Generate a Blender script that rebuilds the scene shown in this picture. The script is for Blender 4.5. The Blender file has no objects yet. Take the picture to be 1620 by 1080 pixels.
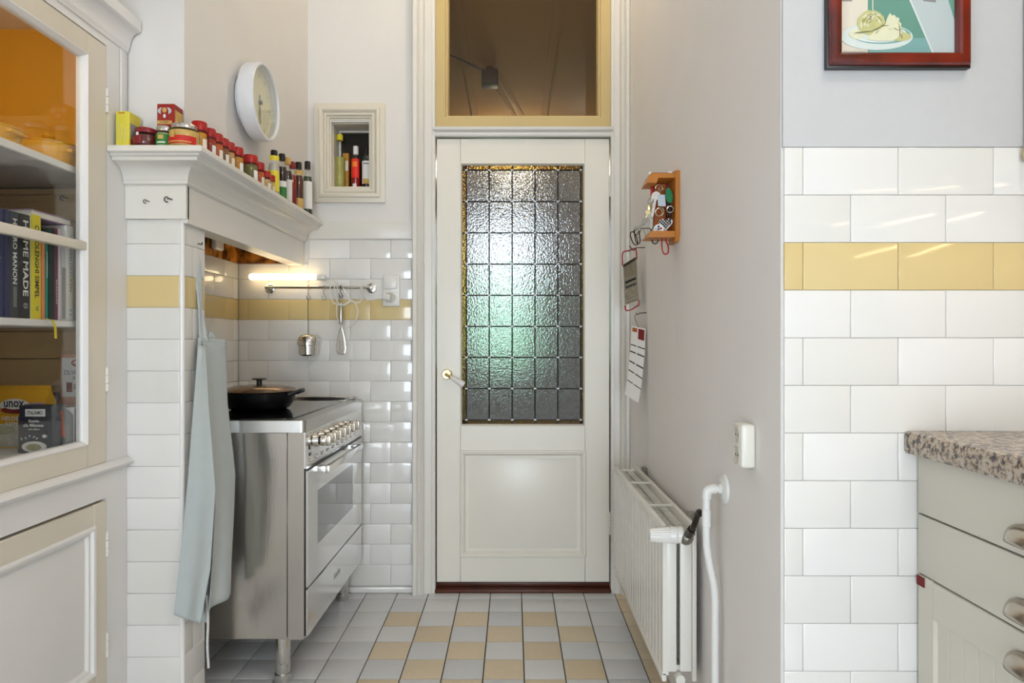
import bpy, bmesh, math, random
from mathutils import Vector, Matrix
from math import pi, sin, cos, radians

random.seed(7)
SC = bpy.context.scene
COL = SC.collection

# ------------------------------------------------------------------ camera
F = 1046.0                 # focal length in pixels of the 1620 px frame
CX, CY, EYE = 812.0, 541.0, 1.226
cam = bpy.data.cameras.new('camera')
cam.sensor_width = 36.0
cam.lens = 36.0 * F / 1620.0
cam.shift_x = (810.0 - CX) / 1620.0
cam.shift_y = (CY - 540.0) / 1620.0
cam.clip_start = 0.02
camo = bpy.data.objects.new('camera', cam)
camo.location = (0, 0, EYE)
camo.rotation_euler = (pi / 2, 0, 0)
COL.objects.link(camo)
SC.camera = camo

# ------------------------------------------------------------------ light and exposure
SC.view_settings.view_transform = 'Standard'
SC.view_settings.look = 'None'
SC.view_settings.gamma = 1.0
SC.view_settings.use_curve_mapping = False
SC.view_settings.exposure = 0.30

world = bpy.data.worlds.new('sky')
SC.world = world
world.use_nodes = True
bg = world.node_tree.nodes['Background']
bg.inputs['Color'].default_value = (0.80, 0.90, 1.0, 1)
bg.inputs['Strength'].default_value = 2.4


def area(name, loc, rot, sx, sy, power, color):
    l = bpy.data.lights.new(name, 'AREA')
    l.shape = 'RECTANGLE'
    l.size, l.size_y = sx, sy
    l.energy = power
    l.color = color
    o = bpy.data.objects.new(name, l)
    o.location = loc
    o.rotation_euler = rot
    COL.objects.link(o)
    return o


def point(name, loc, r, power, color):
    l = bpy.data.lights.new(name, 'POINT')
    l.shadow_soft_size = r
    l.energy = power
    l.color = color
    o = bpy.data.objects.new(name, l)
    o.location = loc
    COL.objects.link(o)
    return o


# daylight through the garden window behind the camera
area('daylight_rear_window', (0.05, -6.20, 1.15), (pi / 2, 0, 0), 2.3, 2.1, 146, (0.78, 0.895, 1.0))
area('side_fill_light', (-1.52, -0.65, 1.15), (0, -pi / 2, 0), 2.1, 1.6, 8, (0.80, 0.905, 1.0))  # added fill from the left to lift the right-hand wall
# passage ceiling lamp; the kitchen one is an added fill light
point('ceiling_lamp_passage_light', (0.05, 2.62, 3.42), 0.05, 9.5, (1.0, 0.85, 0.62))
point('ceiling_lamp_kitchen_light', (0.98, 0.20, 3.36), 0.14, 21, (1.0, 0.95, 0.90))
# strip light below the wall cupboard on the right
area('strip_light', (1.28, 0.62, 1.612), (0, 0, 0), 0.03, 0.60, 1.2, (1.0, 0.68, 0.36))
# added fill light brightening the glazed cupboard, no lamp known there
point('cupboard_lamp_light', (-1.36, 1.36, 2.12), 0.03, 1.1, (1.0, 0.88, 0.66))
# hallway lamp
point('hall_lamp_light', (0.0, 5.7, 2.72), 0.06, 6, (1.0, 0.86, 0.66))

# ------------------------------------------------------------------ colours and materials


def lin(c):
    c = c / 255.0
    return c / 12.92 if c <= 0.04045 else ((c + 0.055) / 1.055) ** 2.4


def S(r, g, b):
    return (lin(r), lin(g), lin(b), 1.0)


def mat(name, col, rough=0.5, metal=0.0, noise=None, bump=None, coat=0.0, spec=0.5, trans=0.0, ior=1.45,
        emit=None, aniso=None, sheen=0.0):
    """noise: (scale, amount) colour mottling; bump: (scale, strength, stretch vector)"""
    m = bpy.data.materials.new(name)
    m.use_nodes = True
    nt = m.node_tree
    b = nt.nodes['Principled BSDF']
    b.inputs['Base Color'].default_value = col
    b.inputs['Roughness'].default_value = rough
    b.inputs['Metallic'].default_value = metal
    b.inputs['Coat Weight'].default_value = coat
    b.inputs['Coat Roughness'].default_value = 0.06
    b.inputs['Specular IOR Level'].default_value = spec
    b.inputs['Transmission Weight'].default_value = trans
    b.inputs['IOR'].default_value = ior
    if sheen:
        b.inputs['Sheen Weight'].default_value = sheen
    if emit:
        b.inputs['Emission Color'].default_value = emit[0]
        b.inputs['Emission Strength'].default_value = emit[1]
    tc = nt.nodes.new('ShaderNodeTexCoord')
    if noise:
        n = nt.nodes.new('ShaderNodeTexNoise')
        n.inputs['Scale'].default_value = noise[0]
        n.inputs['Detail'].default_value = 4
        nt.links.new(tc.outputs['Object'], n.inputs['Vector'])
        mx = nt.nodes.new('ShaderNodeMix')
        mx.data_type = 'RGBA'
        a = noise[1]
        mx.inputs['A'].default_value = tuple(max(0, c * (1 - a)) for c in col[:3]) + (1,)
        mx.inputs['B'].default_value = tuple(min(1, c * (1 + a)) for c in col[:3]) + (1,)
        if len(noise) > 2:
            mx.inputs['B'].default_value = noise[2]
        if len(noise) > 2:
            mr = nt.nodes.new('ShaderNodeMapRange')
            mr.inputs['From Min'].default_value = 0.38
            mr.inputs['From Max'].default_value = 0.62
            nt.links.new(n.outputs['Fac'], mr.inputs['Value'])
            nt.links.new(mr.outputs['Result'], mx.inputs['Factor'])
        else:
            nt.links.new(n.outputs['Fac'], mx.inputs['Factor'])
        nt.links.new(mx.outputs['Result'], b.inputs['Base Color'])
    if bump:
        n = nt.nodes.new('ShaderNodeTexNoise')
        n.inputs['Scale'].default_value = bump[0]
        n.inputs['Detail'].default_value = 3
        mp = nt.nodes.new('ShaderNodeMapping')
        mp.inputs['Scale'].default_value = bump[2] if len(bump) > 2 else (1, 1, 1)
        nt.links.new(tc.outputs['Object'], mp.inputs['Vector'])
        nt.links.new(mp.outputs['Vector'], n.inputs['Vector'])
        bp = nt.nodes.new('ShaderNodeBump')
        bp.inputs['Strength'].default_value = bump[1]
        bp.inputs['Distance'].default_value = bump[3] if len(bump) > 3 else 0.004
        nt.links.new(n.outputs['Fac'], bp.inputs['Height'])
        nt.links.new(bp.outputs['Normal'], b.inputs['Normal'])
    return m


def clear_glass(name, tint=(0.93, 0.95, 0.93, 1), rough=0.0):
    """a thin pane: mirror reflection by Fresnel, the rest goes straight through"""
    m = bpy.data.materials.new(name)
    m.use_nodes = True
    nt = m.node_tree
    nt.nodes.remove(nt.nodes['Principled BSDF'])
    out = nt.nodes['Material Output']
    t = nt.nodes.new('ShaderNodeBsdfTransparent')
    t.inputs['Color'].default_value = tint
    g = nt.nodes.new('ShaderNodeBsdfGlossy')
    g.inputs['Roughness'].default_value = rough
    fr = nt.nodes.new('ShaderNodeFresnel')
    geo = nt.nodes.new('ShaderNodeNewGeometry')
    ior = nt.nodes.new('ShaderNodeMix')          # same reflection from both sides of the thin sheet
    ior.inputs['A'].default_value = 1.4
    ior.inputs['B'].default_value = 1 / 1.4
    nt.links.new(geo.outputs['Backfacing'], ior.inputs['Factor'])
    nt.links.new(ior.outputs['Result'], fr.inputs['IOR'])
    mx = nt.nodes.new('ShaderNodeMixShader')
    nt.links.new(fr.outputs['Fac'], mx.inputs['Fac'])
    nt.links.new(t.outputs['BSDF'], mx.inputs[1])
    nt.links.new(g.outputs['BSDF'], mx.inputs[2])
    nt.links.new(mx.outputs['Shader'], out.inputs['Surface'])
    return m


M = {}
M['plaster'] = mat('plaster', S(228, 224, 219), 0.75, noise=(3, 0.03), bump=(9, 0.25, (1, 1, 1), 0.01))
M['plaster_right'] = mat('plaster_right', S(236, 231, 227), 0.7, noise=(4, 0.03), bump=(7, 0.35, (1, 1, 1), 0.012))
M['plaster_white'] = mat('plaster_white', S(196, 195, 195), 0.8, noise=(60, 0.02), bump=(160, 0.25, (1, 1, 1), 0.002))
M['ceiling'] = mat('ceiling_paint', S(232, 229, 224), 0.9, noise=(3, 0.02))
M['grout'] = mat('grout', S(222, 219, 214), 0.9, noise=(50, 0.08))
M['floor_grout'] = mat('floor_grout', S(72, 70, 68), 0.9, noise=(60, 0.15))
TW = [mat('glazed_white_a', S(228, 225, 220), 0.09, bump=(5, 0.12, (1, 1, 1), 0.01), coat=0.3),
      mat('glazed_white_b', S(225, 222, 216), 0.10, bump=(6, 0.12, (1, 1, 1), 0.01), coat=0.3),
      mat('glazed_white_c', S(231, 228, 224), 0.08, bump=(5, 0.12, (1, 1, 1), 0.01), coat=0.3)]
TY = [mat('glazed_yellow_a', S(217, 194, 138), 0.10, bump=(5, 0.12, (1, 1, 1), 0.01), coat=0.3),
      mat('glazed_yellow_b', S(214, 190, 133), 0.10, bump=(6, 0.12, (1, 1, 1), 0.01), coat=0.3)]
FG = [mat('floor_grey_a', S(214, 214, 215), 0.32, noise=(40, 0.04)), mat('floor_grey_b', S(209, 210, 212), 0.34, noise=(40, 0.05)),
      mat('floor_grey_c', S(218, 218, 218), 0.32, noise=(40, 0.04))]
FB = [mat('floor_beige_a', S(216, 199, 170), 0.34, noise=(40, 0.05)), mat('floor_beige_b', S(211, 193, 163), 0.34, noise=(40, 0.05))]
M['paint_white'] = mat('paint_white', S(226, 222, 214), 0.28, noise=(8, 0.02), bump=(30, 0.15, (1, 1, 0.1), 0.003))
M['paint_cream'] = mat('paint_cream', S(202, 179, 126), 0.30, noise=(6, 0.03), bump=(30, 0.15, (1, 1, 0.1), 0.003))
M['paint_niche'] = mat('paint_niche', S(222, 214, 197), 0.34, noise=(6, 0.02))
M['paint_door'] = mat('paint_door', S(236, 231, 219), 0.27, noise=(4, 0.03), bump=(26, 0.2, (1, 1, 0.12), 0.003))
M['paint_cupboard'] = mat('paint_cupboard', S(221, 212, 195), 0.33, noise=(6, 0.02), bump=(30, 0.15, (1, 1, 0.1), 0.003))
M['paint_cupboard_white'] = mat('paint_cupboard_white', S(231, 228, 225), 0.33, noise=(6, 0.02), bump=(30, 0.15, (1, 1, 0.1), 0.003))
M['mustard'] = mat('mustard_paint', S(238, 178, 52), 0.5, noise=(4, 0.10))
M['plank'] = mat('plank_tan', S(222, 188, 132), 0.55, noise=(7, 0.15), bump=(20, 0.3, (1, 1, 8), 0.003))
M['scorched'] = mat('scorched_wall', S(52, 8, 3), 0.35, noise=(17, 0.3, S(206, 132, 48)), bump=(20, 0.5))
M['dark_wood'] = mat('threshold_wood', S(86, 42, 26), 0.4, noise=(9, 0.5), bump=(30, 0.4, (1, 8, 1)))
M['steel'] = mat('brushed_steel', S(196, 194, 190), 0.24, 1.0, bump=(14, 0.10, (60, 1, 1), 0.002))
M['steel_side'] = mat('brushed_steel_side', S(200, 196, 190), 0.17, 1.0, noise=(2.5, 0.10), bump=(10, 0.08, (30, 1, 1.2), 0.002))
M['steel_front'] = mat('brushed_steel_front', S(228, 227, 225), 0.14, 1.0, bump=(14, 0.05, (1, 1, 40), 0.001))
M['chrome'] = mat('chrome', S(215, 213, 208), 0.10, 1.0)
M['nickel'] = mat('worn_nickel', S(150, 148, 138), 0.28, 1.0, noise=(40, 0.25))
M['brass'] = mat('brass', S(226, 208, 156), 0.28, 1.0)
M['porcelain'] = mat('porcelain', S(232, 228, 224), 0.12, coat=0.5)
M['black_glass'] = mat('black_glass', S(10, 10, 12), 0.05, coat=0.5)
M['oven_glass'] = mat('oven_glass', S(92, 92, 92), 0.05, 0.65, coat=0.8)
M['black'] = mat('black_plastic', S(18, 17, 17), 0.35)
M['cast_iron'] = mat('black_enamel', S(12, 12, 14), 0.30, coat=0.15)
M['lid'] = mat('grey_lid', S(138, 116, 98), 0.22, 0.85)
M['lead'] = mat('lead_came', S(72, 72, 72), 0.42, 0.7)
M['solder'] = mat('solder', S(216, 216, 214), 0.45, 0.4)
M['white_plastic'] = mat('white_plastic', S(232, 230, 224), 0.28, coat=0.2)
M['socket'] = mat('socket_plastic', S(236, 232, 220), 0.30, coat=0.2)
M['socket_dark'] = mat('socket_recess', S(205, 200, 188), 0.4)
M['radiator'] = mat('radiator_enamel', S(231, 227, 218), 0.30, noise=(8, 0.02))
M['pipe'] = mat('pipe_paint', S(230, 229, 225), 0.32, noise=(20, 0.03), bump=(50, 0.3))
M['pipe_dark'] = mat('bare_iron_pipe', S(48, 36, 30), 0.4, 0.6, noise=(40, 0.4))
M['iron'] = mat('iron_wire', S(74, 66, 58), 0.35, 0.8)
M['apron'] = mat('apron_linen', S(180, 187, 186), 0.9, noise=(30, 0.05), bump=(900, 0.25, (1, 1, 1), 0.001), sheen=0.2)
M['string'] = mat('apron_string', S(214, 214, 210), 0.9)
M['counter'] = None
M['cab_front'] = mat('cabinet_front', S(208, 202, 188), 0.38, noise=(3, 0.02))
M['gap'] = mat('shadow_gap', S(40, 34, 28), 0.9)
M['pewter'] = mat('pewter_handle', S(176, 166, 152), 0.24, 1.0, noise=(30, 0.1))
M['frame_red'] = mat('lacquer_red_wood', S(92, 5, 3), 0.14, noise=(7, 0.35, S(122, 22, 7)), coat=0.6)
M['frame_black'] = mat('frame_edge_black', S(24, 14, 14), 0.3)
M['teal'] = mat('print_teal', S(102, 154, 140), 0.6, noise=(20, 0.05))
M['teal_blue'] = mat('print_blue_teal', S(126, 172, 172), 0.6, noise=(20, 0.05))
M['paper'] = mat('print_cream', S(232, 220, 205), 0.6, noise=(20, 0.02))
M['print_grey'] = mat('print_grey', S(196, 205, 207), 0.6, noise=(14, 0.03))
M['print_white'] = mat('print_white', S(224, 230, 228), 0.6)
M['cabbage_light'] = mat('print_cabbage_light', S(232, 228, 198), 0.6, noise=(40, 0.08))
M['cabbage'] = mat('print_cabbage', S(206, 200, 140), 0.6, noise=(50, 0.25))
M['cabbage_dark'] = mat('print_cabbage_dark', S(128, 128, 78), 0.6, noise=(40, 0.2))
M['ink'] = mat('ink', S(60, 62, 60), 0.7)
M['wood_orange'] = mat('orange_pine', S(190, 118, 40), 0.4, noise=(9, 0.25), bump=(20, 0.3, (1, 1, 0.1)))
M['wood_orange_dark'] = mat('orange_pine_dark', S(176, 90, 24), 0.4, noise=(9, 0.25))
M['red'] = mat('red_plastic', S(168, 16, 14), 0.32)
M['red_dark'] = mat('dark_red', S(120, 16, 14), 0.35)
M['green'] = mat('green_plastic', S(28, 120, 72), 0.4)
M['yellow'] = mat('yellow_card', S(222, 205, 48), 0.5)
M['white'] = mat('white_print', S(235, 233, 228), 0.5)
M['navy'] = mat('navy_cloth', S(52, 54, 92), 0.55)
M['slate'] = mat('slate_cover', S(62, 64, 72), 0.5)
M['charcoal'] = mat('charcoal_cover', S(46, 45, 46), 0.5)
M['orange'] = mat('orange_cover', S(226, 140, 90), 0.5)
M['teal_cover'] = mat('teal_cover', S(30, 140, 118), 0.5)
M['green_dark'] = mat('dark_green_cover', S(8, 52, 44), 0.5)
M['plum'] = mat('plum_cover', S(104, 62, 80), 0.5)
M['pale_pink'] = mat('pale_pink_cover', S(226, 208, 210), 0.5)
M['grey_cover'] = mat('grey_cover', S(148, 146, 146), 0.5)
M['pale_grey'] = mat('pale_grey_cover', S(206, 206, 208), 0.5)
M['olive_grey'] = mat('olive_grey_cover', S(136, 134, 122), 0.5, noise=(30, 0.2))
M['pale_blue'] = mat('pale_blue_cover', S(186, 198, 206), 0.5)
M['lavender'] = mat('lavender_cover', S(176, 148, 184), 0.5, noise=(10, 0.1))
M['pages'] = mat('page_edges', S(230, 226, 214), 0.8)
M['gold_pot'] = mat('ochre_enamel', S(226, 168, 44), 0.18, coat=0.5)
M['ceramic_yellow'] = M['gold_pot']
M['glass'] = clear_glass('window_glass', (0.985, 0.99, 0.985, 1))
M['glass_dark'] = clear_glass('transom_glass', (0.95, 0.90, 0.80, 1))
M['jar_glass'] = clear_glass('jar_glass', (0.97, 0.98, 0.97, 1))
M['tube'] = mat('lamp_tube', S(255, 250, 235), 0.4, emit=((1.0, 0.77, 0.43, 1), 4.2))
M['clock_face'] = mat('clock_face', S(238, 230, 196), 0.5)
M['clock_white'] = mat('clock_case', S(226, 226, 228), 0.3)
M['hall_paint'] = mat('hall_paint', S(134, 116, 92), 0.7, noise=(2, 0.08))
M['hall_ceiling'] = mat('hall_ceiling_paint', S(204, 160, 96), 0.8, noise=(2, 0.08))
M['leaf'] = mat('hedge_leaf', S(96, 206, 112), 0.6, noise=(6, 0.5))


def tex_glass(name, col, rough, scale, strength):
    m = mat(name, col, rough, trans=0.92, ior=1.35)
    nt = m.node_tree
    b = nt.nodes['Principled BSDF']
    tc = nt.nodes['Texture Coordinate']
    v = nt.nodes.new('ShaderNodeTexNoise')
    v.inputs['Scale'].default_value = scale
    v.inputs['Detail'].default_value = 1.5
    geo = nt.nodes.new('ShaderNodeNewGeometry')
    nt.links.new(geo.outputs['Position'], v.inputs['Vector'])
    bp = nt.nodes.new('ShaderNodeBump')
    bp.inputs['Strength'].default_value = strength
    bp.inputs['Distance'].default_value = 0.01
    nt.links.new(v.outputs['Fac'], bp.inputs['Height'])
    nt.links.new(bp.outputs['Normal'], b.inputs['Normal'])
    return m


M['hammered'] = tex_glass('hammered_glass', (0.80, 0.84, 0.85, 1), 0.03, 105, 0.55)
M['amber'] = tex_glass('amber_glass', (0.62, 0.40, 0.10, 1), 0.04, 105, 0.75)


def granite():
    m = mat('granite', S(150, 130, 108), 0.16, coat=0.3)
    nt = m.node_tree
    b = nt.nodes['Principled BSDF']
    tc = nt.nodes['Texture Coordinate']
    v = nt.nodes.new('ShaderNodeTexNoise')
    v.inputs['Scale'].default_value = 90
    v.inputs['Detail'].default_value = 5
    v.inputs['Roughness'].default_value = 0.7
    nt.links.new(tc.outputs['Object'], v.inputs['Vector'])
    r = nt.nodes.new('ShaderNodeValToRGB')
    els = r.color_ramp.elements
    els[0].position = 0.38
    els[0].color = S(34, 28, 30)
    els[1].position = 0.68
    els[1].color = S(206, 190, 164)
    for p, c in ((0.43, S(84, 72, 68)), (0.485, S(150, 130, 108)), (0.56, S(186, 168, 144)), (0.62, S(158, 152, 150))):
        e = els.new(p)
        e.color = c
    nt.links.new(v.outputs['Fac'], r.inputs['Fac'])
    nt.links.new(r.outputs['Color'], b.inputs['Base Color'])
    return m


M['counter'] = granite()

# ------------------------------------------------------------------ mesh builder


def vadd(a, b):
    return (a[0] + b[0], a[1] + b[1], a[2] + b[2])


class MB:
    def __init__(s):
        s.v, s.f, s.m = [], [], []

    def add(s, vs, fs, m=0):
        o = len(s.v)
        s.v += [tuple(v) for v in vs]
        s.f += [tuple(i + o for i in f) for f in fs]
        s.m += [m] * len(fs)
        return s

    def box(s, lo, hi, m=0):
        x0, y0, z0 = lo
        x1, y1, z1 = hi
        x0, x1 = min(x0, x1), max(x0, x1)
        y0, y1 = min(y0, y1), max(y0, y1)
        z0, z1 = min(z0, z1), max(z0, z1)
        v = [(x0, y0, z0), (x1, y0, z0), (x1, y1, z0), (x0, y1, z0), (x0, y0, z1), (x1, y0, z1), (x1, y1, z1), (x0, y1, z1)]
        return s.add(v, [(0, 3, 2, 1), (4, 5, 6, 7), (0, 1, 5, 4), (1, 2, 6, 5), (2, 3, 7, 6), (3, 0, 4, 7)], m)

    def rbox(s, lo, hi, r=0.004, seg=2, m=0):
        lo, hi = [min(a, b) for a, b in zip(lo, hi)], [max(a, b) for a, b in zip(lo, hi)]
        r = min(r, 0.49 * min(h - l for l, h in zip(lo, hi)))
        bm = bmesh.new()
        bmesh.ops.create_cube(bm, size=1.0)
        for v in bm.verts:
            v.co = Vector([l + (c + 0.5) * (h - l) for l, h, c in zip(lo, hi, v.co)])
        bmesh.ops.bevel(bm, geom=bm.edges[:], offset=r, segments=seg, profile=0.5, affect='EDGES')
        bm.verts.index_update()
        s.add([v.co[:] for v in bm.verts], [[v.index for v in f.verts] for f in bm.faces], m)
        bm.free()
        return s

    def quad(s, a, b, c, d, m=0):
        return s.add([a, b, c, d], [(0, 1, 2, 3)], m)

    def prism(s, pts, axis, a0, a1, m=0):
        """extrude a 2-D outline along an axis; outline coordinates are the two other axes in x,y,z order"""
        n = len(pts)

        def p(q, a):
            return {'x': (a, q[0], q[1]), 'y': (q[0], a, q[1]), 'z': (q[0], q[1], a)}[axis]
        v = [p(q, a0) for q in pts] + [p(q, a1) for q in pts]
        fs = [tuple(range(n - 1, -1, -1)), tuple(range(n, 2 * n))]
        fs += [(i, (i + 1) % n, n + (i + 1) % n, n + i) for i in range(n)]
        return s.add(v, fs, m)

    def plate(s, pts, thick, m=0):
        """planar 3-D outline given thickness along its normal"""
        P = [Vector(p) for p in pts]
        nrm = (P[1] - P[0]).cross(P[2] - P[0]).normalized() * thick
        n = len(P)
        v = [p[:] for p in P] + [(p + nrm)[:] for p in P]
        fs = [tuple(range(n - 1, -1, -1)), tuple(range(n, 2 * n))]
        fs += [(i, (i + 1) % n, n + (i + 1) % n, n + i) for i in range(n)]
        return s.add(v, fs, m)

    def cyl(s, p0, p1, r0, r1=None, n=16, m=0, cap=True):
        r1 = r0 if r1 is None else r1
        p0, p1 = Vector(p0), Vector(p1)
        d = (p1 - p0).normalized()
        u = d.orthogonal().normalized()
        w = d.cross(u)
        v = []
        for p, r in ((p0, r0), (p1, r1)):
            for i in range(n):
                a = 2 * pi * i / n
                v.append((p + u * (r * cos(a)) + w * (r * sin(a)))[:])
        fs = [(i, (i + 1) % n, n + (i + 1) % n, n + i) for i in range(n)]
        if cap:
            fs += [tuple(range(n - 1, -1, -1)), tuple(range(n, 2 * n))]
        return s.add(v, fs, m)

    def lathe(s, prof, c=(0, 0, 0), n=24, m=0, ax=(0, 0, 1), sx=1.0, sy=1.0, mats=None):
        d = Vector(ax).normalized()
        if abs(d.z) > 0.99:
            u, w = Vector((1, 0, 0)), Vector((0, 1, 0))
        else:
            u = Vector((0, 0, 1)).cross(d).normalized()
            w = d.cross(u)
        c = Vector(c)
        rings = []
        for r, h in prof:
            if r < 1e-6:
                rings.append([len(s.v)])
                s.v.append((c + d * h)[:])
            else:
                ring = []
                for i in range(n):
                    a = 2 * pi * i / n
                    ring.append(len(s.v))
                    s.v.append((c + d * h + u * (r * sx * cos(a)) + w * (r * sy * sin(a)))[:])
                rings.append(ring)
        for k in range(len(rings) - 1):
            A, B = rings[k], rings[k + 1]
            mm = mats[k] if mats else m
            if len(A) == 1 and len(B) == 1:
                continue
            for i in range(n):
                j = (i + 1) % n
                if len(A) == 1:
                    f = (A[0], B[j], B[i])
                elif len(B) == 1:
                    f = (A[i], A[j], B[0])
                else:
                    f = (A[i], A[j], B[j], B[i])
                s.f.append(f)
                s.m.append(mm)
        return s

    def tube(s, pts, r, n=8, closed=False, m=0, flat=None):
        P = [Vector(p) for p in pts]
        k = len(P)
        ref = Vector((0.13, 0.31, 0.94))
        start = len(s.v)
        prev = None
        for i, p in enumerate(P):
            if closed:
                t = P[(i + 1) % k] - P[i - 1]
            else:
                t = P[min(i + 1, k - 1)] - P[max(i - 1, 0)]
            t.normalize()
            if prev is None:
                u = t.cross(ref).normalized() if abs(t.dot(ref)) < 0.95 else t.orthogonal().normalized()
            else:
                u = (prev - t * prev.dot(t)).normalized()
            prev = u
            w = t.cross(u)
            rr = r[i] if isinstance(r, (list, tuple)) else r
            for q in range(n):
                a = 2 * pi * q / n
                s.v.append((p + u * (rr * cos(a)) + w * (rr * sin(a)))[:])
        for i in range(k if closed else k - 1):
            for q in range(n):
                a = start + i * n + q
                b = start + i * n + (q + 1) % n
                j = (i + 1) % k
                s.f.append((a, b, start + j * n + (q + 1) % n, start + j * n + q))
                s.m.append(m)
        if not closed:
            s.f.append(tuple(start + q for q in range(n - 1, -1, -1)))
            s.f.append(tuple(start + (k - 1) * n + q for q in range(n)))
            s.m += [m, m]
        return s

    def sweep(s, prof, path, m=0, up=(0, 0, 1), closed=False):
        """profile (out, z) swept along an XY path with mitred corners; out is to the right of travel"""
        k = len(path)
        rings = []
        for i, p in enumerate(path):
            p = Vector((p[0], p[1]))
            d0 = (p - Vector(path[i - 1][:2])) if (i > 0 or closed) else None
            d1 = (Vector(path[(i + 1) % k][:2]) - p) if (i < k - 1 or closed) else None
            d0 = d0.normalized() if d0 is not None else d1.normalized()
            d1 = d1.normalized() if d1 is not None else d0
            n0, n1 = Vector((d0.y, -d0.x)), Vector((d1.y, -d1.x))
            b = (n0 + n1).normalized()
            sc = 1.0 / max(0.2, b.dot(n0))
            rings.append([len(s.v) + q for q in range(len(prof))])
            for o, z in prof:
                q = p + b * (o * sc)
                s.v.append((q.x, q.y, z))
        n = len(prof)
        for i in range(k if closed else k - 1):
            A, B = rings[i], rings[(i + 1) % k]
            for q in range(n):
                s.f.append((A[q], A[(q + 1) % n], B[(q + 1) % n], B[q]))
                s.m.append(m)
        if not closed:
            s.f += [tuple(reversed(rings[0])), tuple(rings[-1])]
            s.m += [m, m]
        return s

    def frame(s, x0, x1, z0, z1, w, prof_y, axis='y', m=0):
        """a mitred rectangular moulding lying in a wall plane. prof_y: list of (inset 0..w, coordinate along the wall normal)"""
        n = len(prof_y)
        base = len(s.v)
        for cx, cz, dx, dz in ((x0, z0, 1, 1), (x1, z0, -1, 1), (x1, z1, -1, -1), (x0, z1, 1, -1)):
            for ins, a in prof_y:
                q = (cx + dx * ins, cz + dz * ins)
                s.v.append((q[0], a, q[1]) if axis == 'y' else (a, q[0], q[1]))
        for c in range(4):
            for q in range(n - 1):
                a, b = base + c * n + q, base + ((c + 1) % 4) * n + q
                s.f.append((a, b, b + 1, a + 1))
                s.m.append(m)
        return s

    def build(s, name, mats, parent=None, smooth=40, loc=None, local=False):
        me = bpy.data.meshes.new(name)
        off = Vector((0, 0, 0))
        if parent is not None and not local:
            p = parent
            while p is not None:
                off += Vector(p.location)
                p = p.parent
        if loc is not None:
            off += Vector(loc)
        me.from_pydata([(v[0] - off.x, v[1] - off.y, v[2] - off.z) for v in s.v], [], s.f)
        if not isinstance(mats, (list, tuple)):
            mats = [mats]
        for m in mats:
            me.materials.append(m)
        if len(mats) > 1:
            me.polygons.foreach_set('material_index', s.m)
        bm = bmesh.new()
        bm.from_mesh(me)
        bmesh.ops.recalc_face_normals(bm, faces=bm.faces)
        bm.to_mesh(me)
        bm.free()
        if smooth:
            me.polygons.foreach_set('use_smooth', [True] * len(me.polygons))
            me.set_sharp_from_angle(angle=radians(smooth))
        me.update()
        o = bpy.data.objects.new(name, me)
        if loc is not None:
            o.location = loc
        if parent is not None:
            o.parent = parent
        COL.objects.link(o)
        return o


def thing(name, label, cat, loc=(0, 0, 0), group=None):
    o = bpy.data.objects.new(name, None)
    o.empty_display_size = 0.05
    o.location = loc
    o['label'] = label
    o['category'] = cat
    if group:
        o['group'] = group
    COL.objects.link(o)
    return o


def tag(o, label, cat, group=None):
    o['label'] = label
    o['category'] = cat
    if group:
        o['group'] = group
    return o


def struct(name, label=None, loc=(0, 0, 0)):
    o = bpy.data.objects.new(name, None)
    o.empty_display_size = 0.05
    o.location = loc
    o['kind'] = 'structure'
    if label:
        o['label'] = label
        o['category'] = name.split('_')[0]
    COL.objects.link(o)
    return o


def mark(o, label=None, cat=None):
    o['kind'] = 'structure'
    if label:
        o['label'] = label
        o['category'] = cat or o.name.split('_')[0]
    return o


def copy_tree(o, parent=None):
    c = o.copy()
    COL.objects.link(c)
    c.parent = parent
    for ch in list(o.children):
        copy_tree(ch, c)
    return c


def P(px, py, d):
    """point seen at photograph pixel (px, py) at distance d in front of the camera"""
    return ((px - CX) * d / F, d, EYE + (CY - py) * d / F)


def lettering(parent, body, w, h, o, right, up, m, name='lettering', both=True, lift=0.0006):
    """flat printed words, fitted into w x h, lower left corner at o"""
    cu = bpy.data.curves.new('words', 'FONT')
    cu.body = body
    cu.size = 1.0
    cu.resolution_u = 2
    cu.offset = 0.018
    to = bpy.data.objects.new('words', cu)
    me = bpy.data.meshes.new_from_object(to)
    bpy.data.objects.remove(to)
    xs = [v.co.x for v in me.vertices]
    ys = [v.co.y for v in me.vertices]
    if not xs:
        return None
    x0, x1, y0, y1 = min(xs), max(xs), min(ys), max(ys)
    R, U = Vector(right).normalized(), Vector(up).normalized()
    N = R.cross(U)
    sx = w / max(1e-6, x1 - x0)
    sy = h / max(1e-6, y1 - y0)
    if not both:
        sx = sy = min(sx, sy)
    off = Vector((0, 0, 0))
    p = parent
    while p is not None:
        off += Vector(p.location)
        p = p.parent
    for v in me.vertices:
        q = Vector(o) + R * ((v.co.x - x0) * sx) + U * ((v.co.y - y0) * sy) + N * lift - off
        v.co = q
    me.materials.clear()
    me.materials.append(m)
    ob = bpy.data.objects.new(name, me)
    ob.parent = parent
    COL.objects.link(ob)
    return ob


# ------------------------------------------------------------------ room shell
YB = 3.24          # back wall (tile face)
YK = 1.388         # tiled kitchen wall facing the camera
XR = 0.565         # right passage wall
XK = 1.43          # kitchen right wall
CEIL = 3.50
YC = 2.08          # front of the chimney pier
XC = -1.038        # right face of the chimney pier
XA = -1.347        # left wall of the stove alcove
YREAR = -6.00
LEFT = -1.215      # cupboard front
ROW0 = 1.435       # a joint height shared by all tiled walls (top of the yellow row)

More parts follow.
